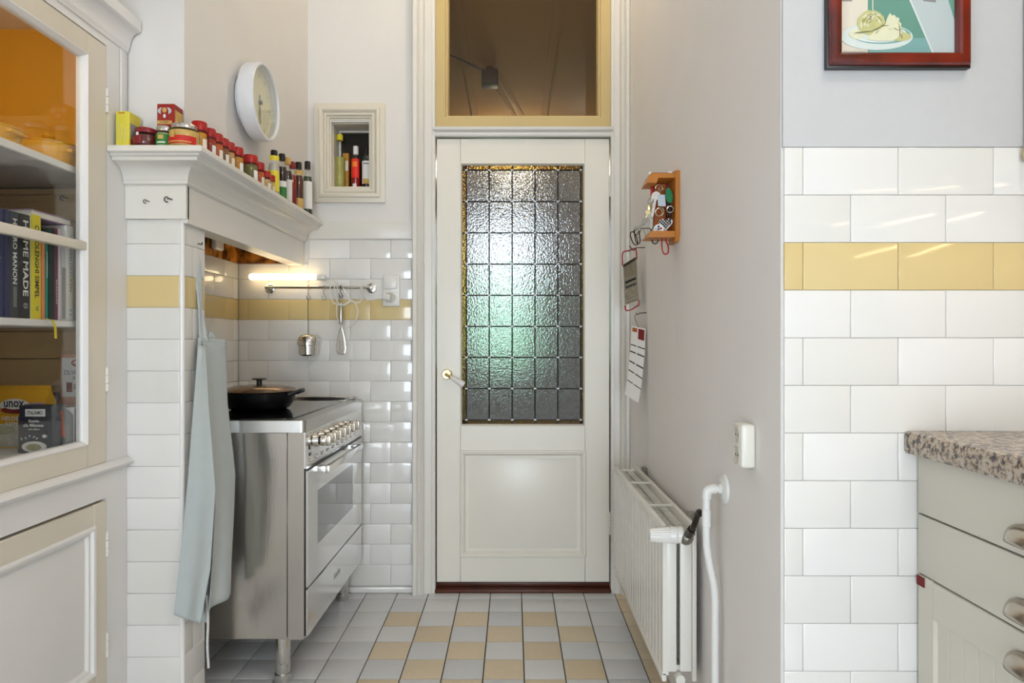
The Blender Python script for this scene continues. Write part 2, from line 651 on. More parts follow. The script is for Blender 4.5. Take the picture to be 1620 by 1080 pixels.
b = MB()
b.box((-1.75, -6.1, -0.12), (1.6, 3.40, -0.006))
floor = mark(b.build('floor', M['floor_grout']), 'tiled kitchen floor with grey and beige checked tiles', 'floor')

# floor tiles: 15 cm, each one a piece
def tile_mesh(w, h, t, bev):
    """tile lying in the XZ plane, facing -Y, front at y=0, back at y=t"""
    mb = MB()
    x, z = w / 2, h / 2
    v = []
    for yy, ins in ((t, 0), (bev * 0.8, 0), (bev * 0.25, bev * 0.45), (0, bev * 1.5)):
        v += [(-x + ins, yy, -z + ins), (x - ins, yy, -z + ins), (x - ins, yy, z - ins), (-x + ins, yy, z - ins)]
    f = []
    for k in range(3):
        for i in range(4):
            a = k * 4 + i
            c = k * 4 + (i + 1) % 4
            f.append((a, c, c + 4, a + 4))
    f.append((12, 13, 14, 15))
    mb.add(v, f)
    return mb


_tile_cache = {}


def get_tile(w, h, t, bev, m):
    key = (round(w, 4), round(h, 4), t, bev, m.name)
    if key not in _tile_cache:
        mb = tile_mesh(w, h, t, bev)
        me = bpy.data.meshes.new('tile')
        me.from_pydata(mb.v, [], mb.f)
        me.materials.append(m)
        bm = bmesh.new()
        bm.from_mesh(me)
        bmesh.ops.recalc_face_normals(bm, faces=bm.faces)
        # an open shell: make sure the face points to -Y
        bm.faces.ensure_lookup_table()
        if bm.faces[-1].normal.y > 0:
            bmesh.ops.reverse_faces(bm, faces=bm.faces)
        bm.to_mesh(me)
        bm.free()
        me.polygons.foreach_set('use_smooth', [True] * len(me.polygons))
        me.set_sharp_from_angle(angle=radians(50))
        _tile_cache[key] = me
    return _tile_cache[key]


def put_tile(parent, me, loc, rotz=0.0, rotx=0.0, wob=0.0):
    o = bpy.data.objects.new('tile', me)
    o.parent = parent
    o.location = loc
    o.rotation_euler = (rotx + random.uniform(-wob, wob), 0, rotz + random.uniform(-wob, wob))
    COL.objects.link(o)
    return o


PITCH = 0.1513
xs0 = 0.0403
for r in range(-1, 12):
    y1 = 3.158 - 0.15 * r
    y0 = y1 - 0.15
    if r == -1:
        y0, y1 = 3.158, 3.24
    for c in range(-9, 4):
        x0 = xs0 + PITCH * c
        x1 = x0 + PITCH
        x0c, x1c = max(x0, XA), min(x1, XR)
        if x1c - x0c < 0.01:
            continue
        if x1c < XC + 0.005 and y1 < 2.2:
            continue
        cc = c + 3           # column numbering used while reading the photograph
        beige = False
        if cc == 6:
            beige = True
        elif -1 <= cc <= 4 and r >= 1:
            beige = ((r + cc) % 2 == 0)
        yy0, yy1 = y0, y1
        m = random.choice(FB if beige else FG)
        me = get_tile(x1c - x0c - 0.0045, yy1 - yy0 - 0.0045, 0.006, 0.0012, m)
        o = put_tile(floor, me, ((x0c + x1c) / 2, (yy0 + yy1) / 2, 0.0), rotx=-pi / 2)
# the rest of the floor, outside the view: one plain tiled sheet
b = MB()
b.box((-1.2, -5.98, -0.006), (1.42, 1.35, -0.001))
b.build('floor_covering', FG[0], floor)


def tile_wall(parent, axis, face, u0, u1, z0, z1, phase, back, skip=None, wob=0.0025, yellow=True, stagger=0.1):
    """brick-bonded 20 x 10 cm tiles. axis 'y-': wall faces -Y at y=face; 'x+': wall faces +X at x=face"""
    k0 = int(math.floor((z0 - ROW0) / 0.1)) - 1
    k1 = int(math.ceil((z1 - ROW0) / 0.1)) + 1
    for k in range(k0, k1):
        a, c = ROW0 + 0.1 * k, ROW0 + 0.1 * (k + 1)
        a, c = max(a, z0), min(c, z1)
        if c - a < 0.012:
            continue
        ph = phase + (stagger if k % 2 else 0.0)
        i0 = int(math.floor((u0 - ph) / 0.2)) - 1
        i1 = int(math.ceil((u1 - ph) / 0.2)) + 1
        for i in range(i0, i1):
            p, q = max(ph + 0.2 * i, u0), min(ph + 0.2 * (i + 1), u1)
            if q - p < 0.012:
                continue
            if skip and skip((p + q) / 2, (a + c) / 2):
                continue
            m = random.choice(TY if (k == -1 and yellow) else TW)
            me = get_tile(q - p - 0.0009, c - a - 0.0009, 0.007, 0.0015, m)
            if axis == 'y-':
                put_tile(parent, me, ((p + q) / 2, face, (a + c) / 2), wob=wob)
            else:
                put_tile(parent, me, (face, (p + q) / 2, (a + c) / 2), rotz=pi / 2, wob=wob)


# back wall: grout bed below, plaster above, a hole for the niche and one for the door
NX0, NX1, NZ0, NZ1 = -0.893, -0.696, 1.974, 2.304
DX0, DX1 = -0.400, 0.496
b = MB()
b.box((-1.75, YB + 0.006, -0.1), (DX0, YB + 0.16, 1.728), 1)
b.box((-1.75, YB, 1.728), (NX0, YB + 0.16, CEIL))
b.box((NX1, YB, 1.728), (DX0, YB + 0.16, CEIL))
b.box((NX0, YB, 1.728), (NX1, YB + 0.16, NZ0))
b.box((NX0, YB, NZ1), (NX1, YB + 0.16, CEIL))
b.box((DX1, YB, -0.1), (0.9, YB + 0.16, CEIL))
b.box((DX0, YB, 3.02), (DX1, YB + 0.16, CEIL))
wall_back = mark(b.build('wall_back', [M['plaster'], M['grout']]), 'white end wall with glazed tiles, niche and door', 'wall')
tile_wall(wall_back, 'y-', YB, XC + 0.03, -0.492, 0.03, 1.728, -0.8, 0.006)
tile_wall(wall_back, 'y-', YB, XA, XC + 0.03, 0.03, 1.61, -0.8, 0.006)
b = MB()
b.rbox((-1.0, YB - 0.008, 1.730), (-0.492, YB, 1.816), 0.003)
b.build('trim_board', M['paint_white'], wall_back)
b = MB()
b.rbox((-1.347, YB - 0.012, 0.0), (-0.492, YB + 0.004, 0.030), 0.006)
b.build('skirting_tile', TW[0], wall_back)

# right passage wall and the tiled kitchen wall
b = MB()
b.box((XR, YK + 0.008, -0.1), (XR + 0.25, YB + 0.02, CEIL))
wall_right = mark(b.build('wall_right', M['plaster_right']), 'uneven plastered wall behind the radiator', 'wall')
b = MB()
b.box((XR + 0.0015, YK + 0.006, -0.1), (XK + 0.2, YK + 0.2, 1.636), 1)
b.box((XR + 0.0015, YK + 0.001, 1.636), (XK + 0.2, YK + 0.2, CEIL))
wall_kitchen = mark(b.build('wall_kitchen', [M['plaster_white'], M['grout']]), 'kitchen wall tiled white with one yellow row below plaster', 'wall')
tile_wall(wall_kitchen, 'y-', YK, XR + 0.004, XK, 0.0, 1.635, 0.5085, 0.006)
b = MB()
b.box((XK, YREAR, -0.1), (XK + 0.2, YK + 0.1, CEIL))
mark(b.build('wall_right_kitchen', M['plaster']))
b = MB()
b.box((-1.95, YREAR, -0.1), (-1.75, -1.50, CEIL))
b.box((-1.95, 0.20, -0.1), (-1.75, YB + 0.1, CEIL))
b.box((-1.75, YREAR, -0.1), (LEFT, -1.50, CEIL))
b.box((-1.75, 0.20, -0.1), (LEFT, 1.18, CEIL))
b.box((-1.40, -1.50, -0.1), (LEFT, 0.20, 0.10))
b.box((-1.40, -1.50, 2.25), (LEFT, 0.20, CEIL))
b.box((-1.95, -1.50, CEIL - 0.1), (LEFT, 0.20, CEIL))
mark(b.build('wall_left', M['plaster']))
b = MB()
b.box((-1.95, YREAR - 0.2, CEIL), (XK + 0.2, YB + 0.16, CEIL + 0.1))
mark(b.build('ceiling', M['ceiling']))
# rear wall with the garden window
WX0, WX1, WZ0, WZ1 = -1.05, 1.15, 0.10, 2.25
b = MB()
b.box((-1.95, YREAR - 0.2, -0.1), (WX0, YREAR, CEIL))
b.box((WX1, YREAR - 0.2, -0.1), (XK + 0.2, YREAR, CEIL))
b.box((WX0, YREAR - 0.2, -0.1), (WX1, YREAR, WZ0))
b.box((WX0, YREAR - 0.2, WZ1), (WX1, YREAR, CEIL))
mark(b.build('wall_rear', M['plaster']))
w2 = struct('window_2')
b = MB()
for x in (WX0, 0.02, WX1 - 0.06):
    b.box((x, YREAR - 0.12, WZ0), (x + 0.06, YREAR - 0.06, WZ1))
for z in (WZ0, WZ1 - 0.06):
    b.box((WX0, YREAR - 0.118, z), (WX1, YREAR - 0.062, z + 0.06))
b.build('window_frame', M['paint_white'], w2)

w4 = struct('window_added')  # unseen side window, added to go with the fill light from the left
b = MB()
for y in (-1.50, -0.69, 0.12):
    b.box((-1.36, y, 0.10), (-1.30, y + 0.08, 2.25))
for z in (0.10, 2.17):
    b.box((-1.358, -1.50, z), (-1.302, 0.20, z + 0.08))
b.build('window_frame', M['paint_white'], w4)

# chimney breast, pier and alcove
b = MB()
b.prism([(-1.75, YC + 0.006), (XC, YC + 0.006), (-1.007, YB), (-1.75, YB)], 'z', 1.80, CEIL)
wall_chimney = mark(b.build('wall_chimney', M['plaster']), 'white plastered chimney breast above the mantel', 'wall')
b = MB()
b.box((-1.45, YC + 0.006, -0.1), (XC - 0.006, 2.222, 1.80))
wall_pier = mark(b.build('wall_pier', M['grout']), 'narrow white tiled pier beside the cupboard', 'wall')
b = MB()
b.box((-1.75, 2.2225, -0.1), (XA - 0.006, YB + 0.005, 1.80))
wall_alcove = mark(b.build('wall_alcove', M['grout']), 'tiled side wall of the stove alcove', 'wall')
tile_wall(wall_pier, 'y-', YC, -1.235, XC - 0.012, 0.0, 1.612, -1.25, 0.006, stagger=0.0)
tile_wall(wall_pier, 'x+', XC, YC + 0.008, 2.226, 0.0, 1.612, 2.146, 0.006)
tile_wall(wall_alcove, 'x+', XA, 2.226, YB - 0.002, 0.0, 1.61, 2.985, 0.006)
b = MB()
q = [(XC - 0.0125, YC + 0.008), (XC - 0.0125, YC)] + [(XC - 0.008 + 0.009 * sin(a), YC + 0.008 - 0.009 * cos(a)) for a in [i * pi / 12 for i in range(0, 7)]] + [(XC, YC + 0.009)]
b.prism(q, 'z', 0.0, 1.612)
b.build('corner_bead', TW[2], wall_pier)
b = MB()
b.box((XA - 0.008, 2.222, 1.612), (XA - 0.001, YB - 0.001, 1.80))
b.box((XA - 0.006, YB - 0.004, 1.612), (-1.10, YB + 0.002, 1.80))
b.build('scorched_plaster', M['scorched'], wall_alcove)

# ------------------------------------------------------------------ door frame, transom, threshold
trim1 = struct('trim_1', 'white moulded door casing')
Yf = YB


def casing(x_in, x_out, z0, z1, name):
    s = 1 if x_out > x_in else -1
    w = abs(x_out - x_in)
    prof = [(0, Yf + 0.03), (0, Yf - 0.010), (0.012, Yf - 0.012), (0.014, Yf - 0.018), (0.45 * w, Yf - 0.020), (0.50 * w, Yf - 0.014),
            (0.56 * w, Yf - 0.026), (0.66 * w, Yf - 0.034), (0.76 * w, Yf - 0.028), (0.80 * w, Yf - 0.040), (0.95 * w, Yf - 0.044), (w, Yf - 0.038), (w, Yf + 0.03)]
    mb = MB()
    mb.prism([(x_in + s * a, y) for a, y in prof], 'z', z0, z1)
    return mb.build(name, M['paint_white'], trim1)


casing(-0.384, -0.490, 0.0, 3.05, 'casing')
casing(0.480, 0.566, 0.0, 3.05, 'casing')
# jambs
for x0, x1 in ((-0.400, -0.382), (0.478, 0.496)):
    b = MB()
    b.box((x0, YB - 0.004, 0.0), (x1, YB + 0.15, 3.02))
    b.build('jamb', M['paint_white'], trim1)
# transom bar between door and fanlight
b = MB()
b.prism([(YB + 0.10, 2.232), (YB - 0.006, 2.232), (YB - 0.012, 2.240), (YB - 0.012, 2.250), (YB - 0.004, 2.254), (YB - 0.020, 2.262), (YB - 0.024, 2.274), (YB - 0.006, 2.280), (YB + 0.10, 2.280)], 'x', -0.392, 0.488)
b.build('transom_bar', M['paint_white'], trim1)
# transom window
win1 = struct('window_1', 'fanlight of brownish glass above the door')
TX0, TX1, TZ0, TZ1 = -0.319, 0.415, 2.335, 2.985
b = MB()
b.frame(-0.381, 0.477, 2.281, 3.02, 0.07, [(0, YB + 0.06), (0, YB + 0.004), (0.048, YB + 0.002), (0.052, YB + 0.012), (0.058, YB + 0.014), (0.064, YB + 0.03), (0.064, YB + 0.06)])
b.build('sash', M['paint_cream'], win1)
b = MB()
b.box((-0.325, YB + 0.034, 2.33), (0.42, YB + 0.038, 2.975))
b.build('pane', M['glass_dark'], win1)
thr = struct('trim_2', 'worn dark brown wooden door threshold')
b = MB()
b.rbox((-0.384, YB - 0.012, 0.0), (0.48, YB + 0.16, 0.016), 0.004)
b.rbox((-0.384, YB + 0.04, 0.014), (0.48, YB + 0.16, 0.034), 0.004)
b.build('threshold', M['dark_wood'], thr)

# ------------------------------------------------------------------ door leaf
door = struct('door_1', 'cream panelled door with leaded hammered glass and brass handle')
LX0, LX1, LZ0, LZ1 = -0.376, 0.472, 0.047, 2.225
GX0, GX1, GZ0, GZ1 = -0.254, 0.347, 0.820, 2.0995
PX0, PX1, PZ0, PZ1 = -0.254, 0.356, 0.177, 0.687
D0, D1 = YB + 0.010, YB + 0.052
for x0, x1 in ((LX0, GX0 - 0.006), (GX1 + 0.006, LX1)):
    b = MB()
    b.rbox((x0, D0, LZ0), (x1, D1, LZ1), 0.002, 1)
    b.build('stile', M['paint_door'], door)
for z0, z1 in ((LZ0, PZ0), (PZ1, GZ0 - 0.006), (GZ1 + 0.006, LZ1)):
    b = MB()
    b.rbox((GX0 - 0.0055, D0, z0), (GX1 + 0.0055, D1, z1), 0.002, 1)
    b.build('rail', M['paint_door'], door)
b = MB()
b.frame(GX0 - 0.008, GX1 + 0.008, GZ0 - 0.008, GZ1 + 0.008, 0.012, [(0, D0 + 0.02), (0, D0 - 0.001), (0.004, D0 - 0.002), (0.010, D0 + 0.010), (0.010, D0 + 0.02)])
b.build('glazing_bead', M['paint_door'], door)
# bottom panel with bolection moulding and raised field
b = MB()
b.box((PX0 - 0.004, D0 + 0.012, PZ0 - 0.004), (PX1 - 0.004, D0 + 0.03, PZ1 + 0.004))
fx0, fx1, fz0, fz1 = PX0 + 0.045, PX1 - 0.055, PZ0 + 0.045, PZ1 - 0.045
b.add([(fx0 - 0.012, D0 + 0.012, fz0 - 0.012), (fx1 + 0.012, D0 + 0.012, fz0 - 0.012), (fx1 + 0.012, D0 + 0.012, fz1 + 0.012), (fx0 - 0.012, D0 + 0.012, fz1 + 0.012),
       (fx0, D0 + 0.007, fz0), (fx1, D0 + 0.007, fz0), (fx1, D0 + 0.007, fz1), (fx0, D0 + 0.007, fz1)],
      [(0, 1, 5, 4), (1, 2, 6, 5), (2, 3, 7, 6), (3, 0, 4, 7), (4, 5, 6, 7)])
b.build('panel', M['paint_door'], door)
b = MB()
b.frame(PX0 - 0.008, PX1 + 0.002, PZ0 - 0.008, PZ1 + 0.008, 0.03, [(0, D0 + 0.004), (0, D0 - 0.002), (0.004, D0 - 0.008), (0.010, D0 - 0.008), (0.013, D0 - 0.003), (0.018, D0 - 0.005), (0.026, D0 + 0.006), (0.026, D0 + 0.014)])
b.build('panel_moulding', M['paint_door'], door)
# leaded glass
vx = [(-812 + p) * (YB + 0.03) / F for p in (737.8, 774, 810.3, 846.4, 882.6, 918.8)]
hz = [EYE + (541 - p) * (YB + 0.03) / F for p in (663.8, 614.4, 565.2, 516.2, 467, 417.6, 368.2, 318.8, 269)]
YG = D0 + 0.022


def pane(x0, x1, z0, z1, m):
    me = get_pane(x1 - x0, z1 - z0, m)
    o = bpy.data.objects.new('pane', me)
    o.parent = door
    o.location = ((x0 + x1) / 2, YG, (z0 + z1) / 2)
    COL.objects.link(o)


_pc = {}


def get_pane(w, h, m):
    k = (round(w, 4), round(h, 4), m.name)
    if k not in _pc:
        mb = MB()
        mb.box((-w / 2, -0.0015, -h / 2), (w / 2, 0.0015, h / 2))
        me = bpy.data.meshes.new('pane')
        me.from_pydata(mb.v, [], mb.f)
        me.materials.append(m)
        _pc[k] = me
    return _pc[k]


for i in range(5):
    for j in range(8):
        pane(vx[i], vx[i + 1], hz[j], hz[j + 1], M['hammered'])
    pane(vx[i], vx[i + 1], GZ0, hz[0], M['amber'])
    pane(vx[i], vx[i + 1], hz[8], GZ1, M['amber'])
for j in range(8):
    pane(GX0, vx[0], hz[j], hz[j + 1], M['amber'])
    pane(vx[5], GX1, hz[j], hz[j + 1], M['amber'])
for x in vx:
    b = MB()
    b.prism([(x - 0.0032, YG - 0.002), (x, YG - 0.0055), (x + 0.0032, YG - 0.002), (x + 0.0032, YG + 0.002), (x, YG + 0.0055), (x - 0.0032, YG + 0.002)], 'z', GZ0 - 0.003, GZ1 + 0.003)
    b.build('lead_came', M['lead'], door)
for z in hz:
    b = MB()
    b.prism([(YG - 0.002, z - 0.0032), (YG - 0.0055, z), (YG - 0.002, z + 0.0032), (YG + 0.002, z + 0.0032), (YG + 0.0055, z), (YG + 0.002, z - 0.0032)], 'x', GX0 - 0.003, GX1 + 0.003)
    b.build('lead_came', M['lead'], door)
b = MB()
for x in vx:
    for z in hz:
        b.lathe([(0.008, 0.001), (0.006, 0.003), (0, 0.004)], (x, YG - 0.004, z), 6, ax=(0, -1, 0), sx=1.0, sy=0.62)
o = b.build('solder_joint', M['solder'], door)
o['kind'] = 'stuff'
# handle
hx, hzz = (707 - 812) * 3.245 / F, EYE - (592 - 541) * 3.245 / F
hd = MB().lathe([(0.026, 0), (0.026, 0.003), (0.023, 0.006), (0.019, 0.005), (0.010, 0.006), (0.009, 0.030), (0, 0.032)], (hx, D0, hzz), 24, ax=(0, -1, 0)).build('door_handle', M['brass'], door)
b = MB()
b.tube([(hx, D0 - 0.03, hzz), (hx + 0.012, D0 - 0.045, hzz - 0.006), (hx + 0.030, D0 - 0.048, hzz - 0.016)], 0.0075, 10)
b.build('lever_neck', M['brass'], hd)
b = MB()
b.lathe([(0.0, 0), (0.009, 0.001), (0.0105, 0.01), (0.0145, 0.05), (0.0175, 0.066), (0.013, 0.075), (0, 0.076)], (hx + 0.022, D0 - 0.048, hzz - 0.012), 16, ax=(0.86, 0.0, -0.50))
b.build('lever_grip', M['porcelain'], hd)


def hinge(parent, x, y, z0, z1, m, name='hinge', r=0.0055):
    mb = MB()
    h = (z1 - z0) / 3
    for i in range(3):
        mb.lathe([(0, z0 + i * h), (r, z0 + i * h + 0.001), (r, z0 + (i + 1) * h - 0.0015), (r * 0.7, z0 + (i + 1) * h), (0, z0 + (i + 1) * h)], (x, y, 0), 10)
    mb.lathe([(r * 0.5, z1), (r * 0.6, z1 + 0.004), (0, z1 + 0.008)], (x, y, 0), 10)
    return mb.build(name, m, parent)


hinge(door, 0.474, D0 - 0.004, EYE + (541 - 311) * 3.24 / F, EYE + (541 - 280) * 3.24 / F, M['paint_white'])
hinge(door, 0.474, D0 - 0.004, EYE + (541 - 846) * 3.24 / F, EYE + (541 - 812) * 3.24 / F, M['paint_white'])

# ------------------------------------------------------------------ hallway behind the door
HY = YB + 0.16
b = MB()
b.box((-0.66, HY, -0.1), (-0.58, 7.0, 3.2))
mark(b.build('wall_hall_left', M['hall_paint']))
b = MB()
b.box((0.75, HY, -0.1), (0.90, 7.0, 3.2))
mark(b.build('wall_hall_right', M['hall_paint']))
b = MB()
b.box((-0.66, HY, 3.06), (0.90, 7.0, 3.2))
hc = mark(b.build('ceiling_hall', M['hall_ceiling']))
b = MB()
for x in (-0.33, 0.22):
    b.box((x, HY, 3.045), (x + 0.05, 7.0, 3.062))
b.build('ceiling_batten', M['hall_ceiling'], hc)
b = MB()
b.box((-0.66, HY, -0.12), (0.90, 7.0, 0.0))
mark(b.build('floor_hall', M['dark_wood']))
b = MB()
b.box((-0.66, 6.9, -0.1), (-0.46, 7.0, 3.2))
b.box((0.26, 6.9, -0.1), (0.90, 7.0, 3.2))
b.box((-0.46, 6.9, -0.1), (0.26, 7.0, 0.95))
b.box((-0.46, 6.9, 2.55), (0.26, 7.0, 3.2))
mark(b.build('wall_hall_end', M['hall_paint']))
w3 = struct('window_3')
b = MB()
b.frame(-0.46, 0.26, 0.95, 2.55, 0.05, [(0, 6.99), (0, 6.92), (0.045, 6.92), (0.045, 6.99)])
b.build('window_frame', M['paint_white'], w3)
# hedge outside
rng = random.Random(3)
b = MB()
for i in range(420):
    x, z, y = rng.uniform(-1.6, 1.4), rng.uniform(0.0, 2.0), rng.uniform(7.7, 8.2)
    r = rng.uniform(0.08, 0.16)
    a = rng.uniform(0, 2 * pi)
    v = Vector((x, y, z))
    u = Vector((cos(a), rng.uniform(-.5, .5), sin(a))).normalized() * r
    w = u.cross(Vector((rng.uniform(-.4, .4), -1, rng.uniform(-.4, .4)))).normalized() * r * 0.6
    b.quad((v - u)[:], (v - w)[:], (v + u)[:], (v + w)[:])
hedge = b.build('hedge', M['leaf'], smooth=0)
hedge['kind'] = 'stuff'
hedge['label'] = 'green garden hedge showing blurred through the leaded door glass'
hedge['category'] = 'hedge'
# hall ceiling lamp on two cords
hl = thing('ceiling_lamp', 'dark cube lamp under the hall ceiling seen through the fanlight', 'lamp', (-0.155, 4.42, 3.06))
lx, ly, lz = -0.155, 4.42, 2.99
b = MB()
b.rbox((lx - 0.055, ly - 0.055, lz - 0.055), (lx + 0.055, ly + 0.055, lz + 0.045), 0.012)
b.build('shade', mat('dark_lamp_shade', S(74, 48, 24), 0.5), hl)
b = MB()
b.cyl((lx, ly, lz + 0.04), (lx, ly, 3.06), 0.03)
b.build('ceiling_cup', M['dark_wood'], hl)
b = MB()
for dx in (0.0, 0.035):
    b.tube([(-0.58, 3.93 + dx, 3.03), (lx - 0.05 + dx, ly - 0.02, 3.03)], 0.004, 6)
b.build('cord', M['dark_wood'], hl)
b = MB()
for dx in (0.0, 0.06):
    b.tube([(lx + dx - 0.02, ly + 0.05, 3.03), (lx + 0.22 + dx, 5.6, 3.03)], 0.004, 6)
b.build('cord', M['dark_wood'], hl)

# ------------------------------------------------------------------ mantel hood over the stove
XF, YFR = -1.024, 2.068
mant = thing('mantel_shelf', 'white painted chimney mantel with moulded shelf above the stove alcove', 'mantel', (-1.1, 2.6, 1.6))
path = [(LEFT + 0.001, YFR), (XF, YFR), (XF + 0.004, YB - 0.009)]
# travelling +X then +Y the outside is to the right
b = MB()
b.sweep([(-0.012, 1.612), (0, 1.612), (0, 1.722), (-0.012, 1.722)], path[:2] + [(XF, YFR + 0.02)])
b.box((XF - 0.07, YFR + 0.012, 1.600), (XF, YB - 0.009, 1.80))
b.build('frieze', M['paint_white'], mant)
b = MB()
cv = [(-0.01, 1.716), (0.004, 1.716), (0.010, 1.720), (0.010, 1.728)]
for i in range(9):
    a = i / 8 * pi / 2
    cv.append((0.012 + 0.052 * (1 - cos(a)), 1.730 + 0.045 * sin(a)))
cv += [(0.068, 1.777), (0.070, 1.786), (0.078, 1.790), (0.080, 1.796), (-0.01, 1.796)]
b.sweep(cv, path)
b.build('cove_moulding', M['paint_white'], mant)
b = MB()
sh = [(-0.02, 1.795), (0.088, 1.795), (0.092, 1.798), (0.093, 1.806), (0.092, 1.812), (0.088, 1.816), (-0.02, 1.816)]
b.sweep(sh, path)
b.build('shelf_board', M['paint_white'], mant)
# two screw hooks on the frieze


def jhook(root_name, parent, base, out, s, m, flip=1):
    bx, by, bz = base
    ox, oy = out
    pts = [(bx, by, bz), (bx + ox * s * 0.5, by + oy * s * 0.5, bz)]
    for i in range(9):
        a = pi / 2 - i * pi / 6
        pts.append((bx + ox * s * (0.6 + 0.5 * cos(a)) + flip * 0.2 * s * i / 8 * (1 - abs(ox)), by + oy * s * (0.6 + 0.5 * cos(a)) + 0.2 * s * i / 8 * (1 - abs(oy)), bz - s * 0.5 + s * 0.5 * sin(a)))
    mb = MB().tube(pts, s * 0.085, 8)
    mb.lathe([(0, 0), (s * 0.22, 0), (s * 0.18, s * 0.08), (0, s * 0.1)], base, 10, ax=(ox, oy, 0))
    return mb.build(root_name, m, parent)


def side_hook(base, s, lab, m=None):
    """an open cup hook turned sideways so that its curl reads from the front"""
    bx, by, bz = base
    pts = [(bx + s * 1.0, by - s * 0.2, bz + s * 0.05), (bx + s * 0.75, by - s * 0.5, bz + s * 0.12), (bx + s * 0.45, by - s * 0.55, bz)]
    for i in range(8):
        a = radians(60 + i * 34)
        pts.append((bx + s * 0.35 + s * 0.42 * cos(a), by - s * 0.6, bz - s * 0.05 + s * 0.45 * sin(a)))
    mb = MB().tube(pts, s * 0.10, 8)
    mb.cyl((bx + s, by, bz + s * 0.04), (bx + s, by - s * 0.25, bz + s * 0.04), s * 0.1, n=8)
    o = mb.build('cup_hook', m or M['iron'])
    return tag(o, lab, 'hook', 'screw hooks on the mantel')


hk = P(227, 318, 2.06)
side_hook((hk[0], 2.0685, hk[2]), 0.013, 'smaller dark screw hook on the mantel front, nearer the cupboard')
hk = P(261, 315, 2.06)
side_hook((hk[0], 2.0685, hk[2]), 0.018, 'bigger dark screw hook on the mantel front, nearer the corner')

# ------------------------------------------------------------------ built-in cupboard on the left
cup = thing('built_in_cupboard', 'tall cream built-in cupboard with glazed upper door and panelled lower door', 'cupboard', (-1.4, 1.65, 0.0))
FX = LEFT            # face plane
CY0, CY1 = 1.19, 2.079
DY0, DY1 = 1.30, 1.972
IB = -1.70
b = MB()
# face frame: stiles, rails
b.box((FX - 0.03, DY1 + 0.002, 0.0), (FX, CY1, 2.235))
b.box((FX - 0.03, CY0, 0.0), (FX, DY0 - 0.002, 2.235))
b.box((FX - 0.03, DY0 - 0.002, 2.112), (FX, DY1 + 0.002, 2.235))
b.box((FX - 0.03, DY0 - 0.002, 0.762), (FX, DY1 + 0.002, 0.862))
b.box((FX - 0.03, DY0 - 0.002, 0.0), (FX, DY1 + 0.002, 0.13))
b.build('face_frame', M['paint_cupboard_white'], cup)
b = MB()
b.box((IB, CY0 + 0.02, 0.12), (IB + 0.02, CY1, 2.235))
b.box((IB, CY0, 0.0), (FX - 0.031, CY0 + 0.02, 2.235))
b.box((IB, CY0, 2.20), (FX - 0.031, CY1, 2.235))
b.build('carcass', M['paint_cupboard_white'], cup)
b = MB()
b.box((IB + 0.02, CY1 - 0.020, 1.726), (FX - 0.031, CY1 - 0.004, 2.20))
b.box((IB + 0.02, CY0 + 0.02, 1.726), (IB + 0.036, CY1 - 0.021, 2.20))
b.build('mustard_lining', M['mustard'], cup)
z = 0.92
while z < 1.70:
    b = MB()
    z1 = min(z + 0.085, 1.705)
    b.rbox((IB + 0.03, CY1 - 0.022 - random.uniform(0, 0.002), z), (FX - 0.031, CY1 - 0.004, z1 - 0.0015), 0.002, 1)
    b.build('plank', M['plank'], cup)
    z = z1
b = MB()
b.box((IB + 0.02, CY0 + 0.02, 0.905), (IB + 0.030, CY1 - 0.021, 1.705))
b.build('back_board', M['plank'], cup)
for zt, th in ((1.728, 0.022), (1.287, 0.020), (0.925, 0.022)):
    b = MB()
    b.rbox((IB + 0.03, CY0 + 0.021, zt - th), (FX - 0.036, CY1 - 0.0225, zt), 0.003, 1)
    b.build('shelf', M['paint_cupboard_white'], cup)
# sill and crown
b = MB()
b.prism([(FX - 0.03, 0.838), (FX + 0.006, 0.838), (FX + 0.018, 0.845), (FX + 0.023, 0.853), (FX + 0.018, 0.861), (FX + 0.006, 0.868), (FX - 0.03, 0.868)], 'y', CY0, CY1 + 0.0005)
b.build('sill_moulding', M['paint_cupboard_white'], cup)
b = MB()
cr = [(FX - 0.02, 2.135), (FX + 0.004, 2.135), (FX + 0.006, 2.145), (FX + 0.010, 2.150)]
for i in range(7):
    a = i / 6 * pi / 2
    cr.append((FX + 0.010 + 0.03 * (1 - cos(a)), 2.152 + 0.045 * sin(a)))
cr += [(FX + 0.045, 2.202), (FX + 0.045, 2.235), (FX - 0.02, 2.235)]
b.prism(cr, 'y', CY0, CY1 + 0.0005)
b.build('crown_moulding', M['paint_cupboard_white'], cup)
b = MB()
b.rbox((FX, 2.040, 1.83), (FX + 0.006, 2.056, 2.134), 0.002, 1)
b.build('face_bead', M['paint_cupboard_white'], cup)
# glazed door
gd = MB()
z0, z1 = 0.868, 2.108
gy0, gy1, gz0, gz1 = DY0 + 0.085, 1.885, 0.932, 2.048
T0, T1 = FX - 0.024, FX + 0.002
gd.rbox((T0, DY0, z0), (T1, gy0, z1), 0.003, 1)
gd.rbox((T0, gy1, z0), (T1, DY1, z1), 0.003, 1)
gd.rbox((T0, gy0 - 0.001, z0), (T1 - 0.0005, gy1 + 0.001, gz0), 0.002, 1)
gd.rbox((T0, gy0 - 0.001, gz1), (T1 - 0.0005, gy1 + 0.001, z1), 0.002, 1)
gdo = gd.build('glazed_door', M['paint_cupboard'], cup)
b = MB()
b.frame(gy0 - 0.002, gy1 + 0.002, gz0 - 0.002, gz1 + 0.002, 0.016, [(0, T0), (0, T1 + 0.001), (0.004, T1 + 0.003), (0.010, T1 - 0.004), (0.014, T1 - 0.010), (0.014, T0)], axis='x')
b.build('glazing_bead', M['paint_cupboard_white'], gdo)
b = MB()
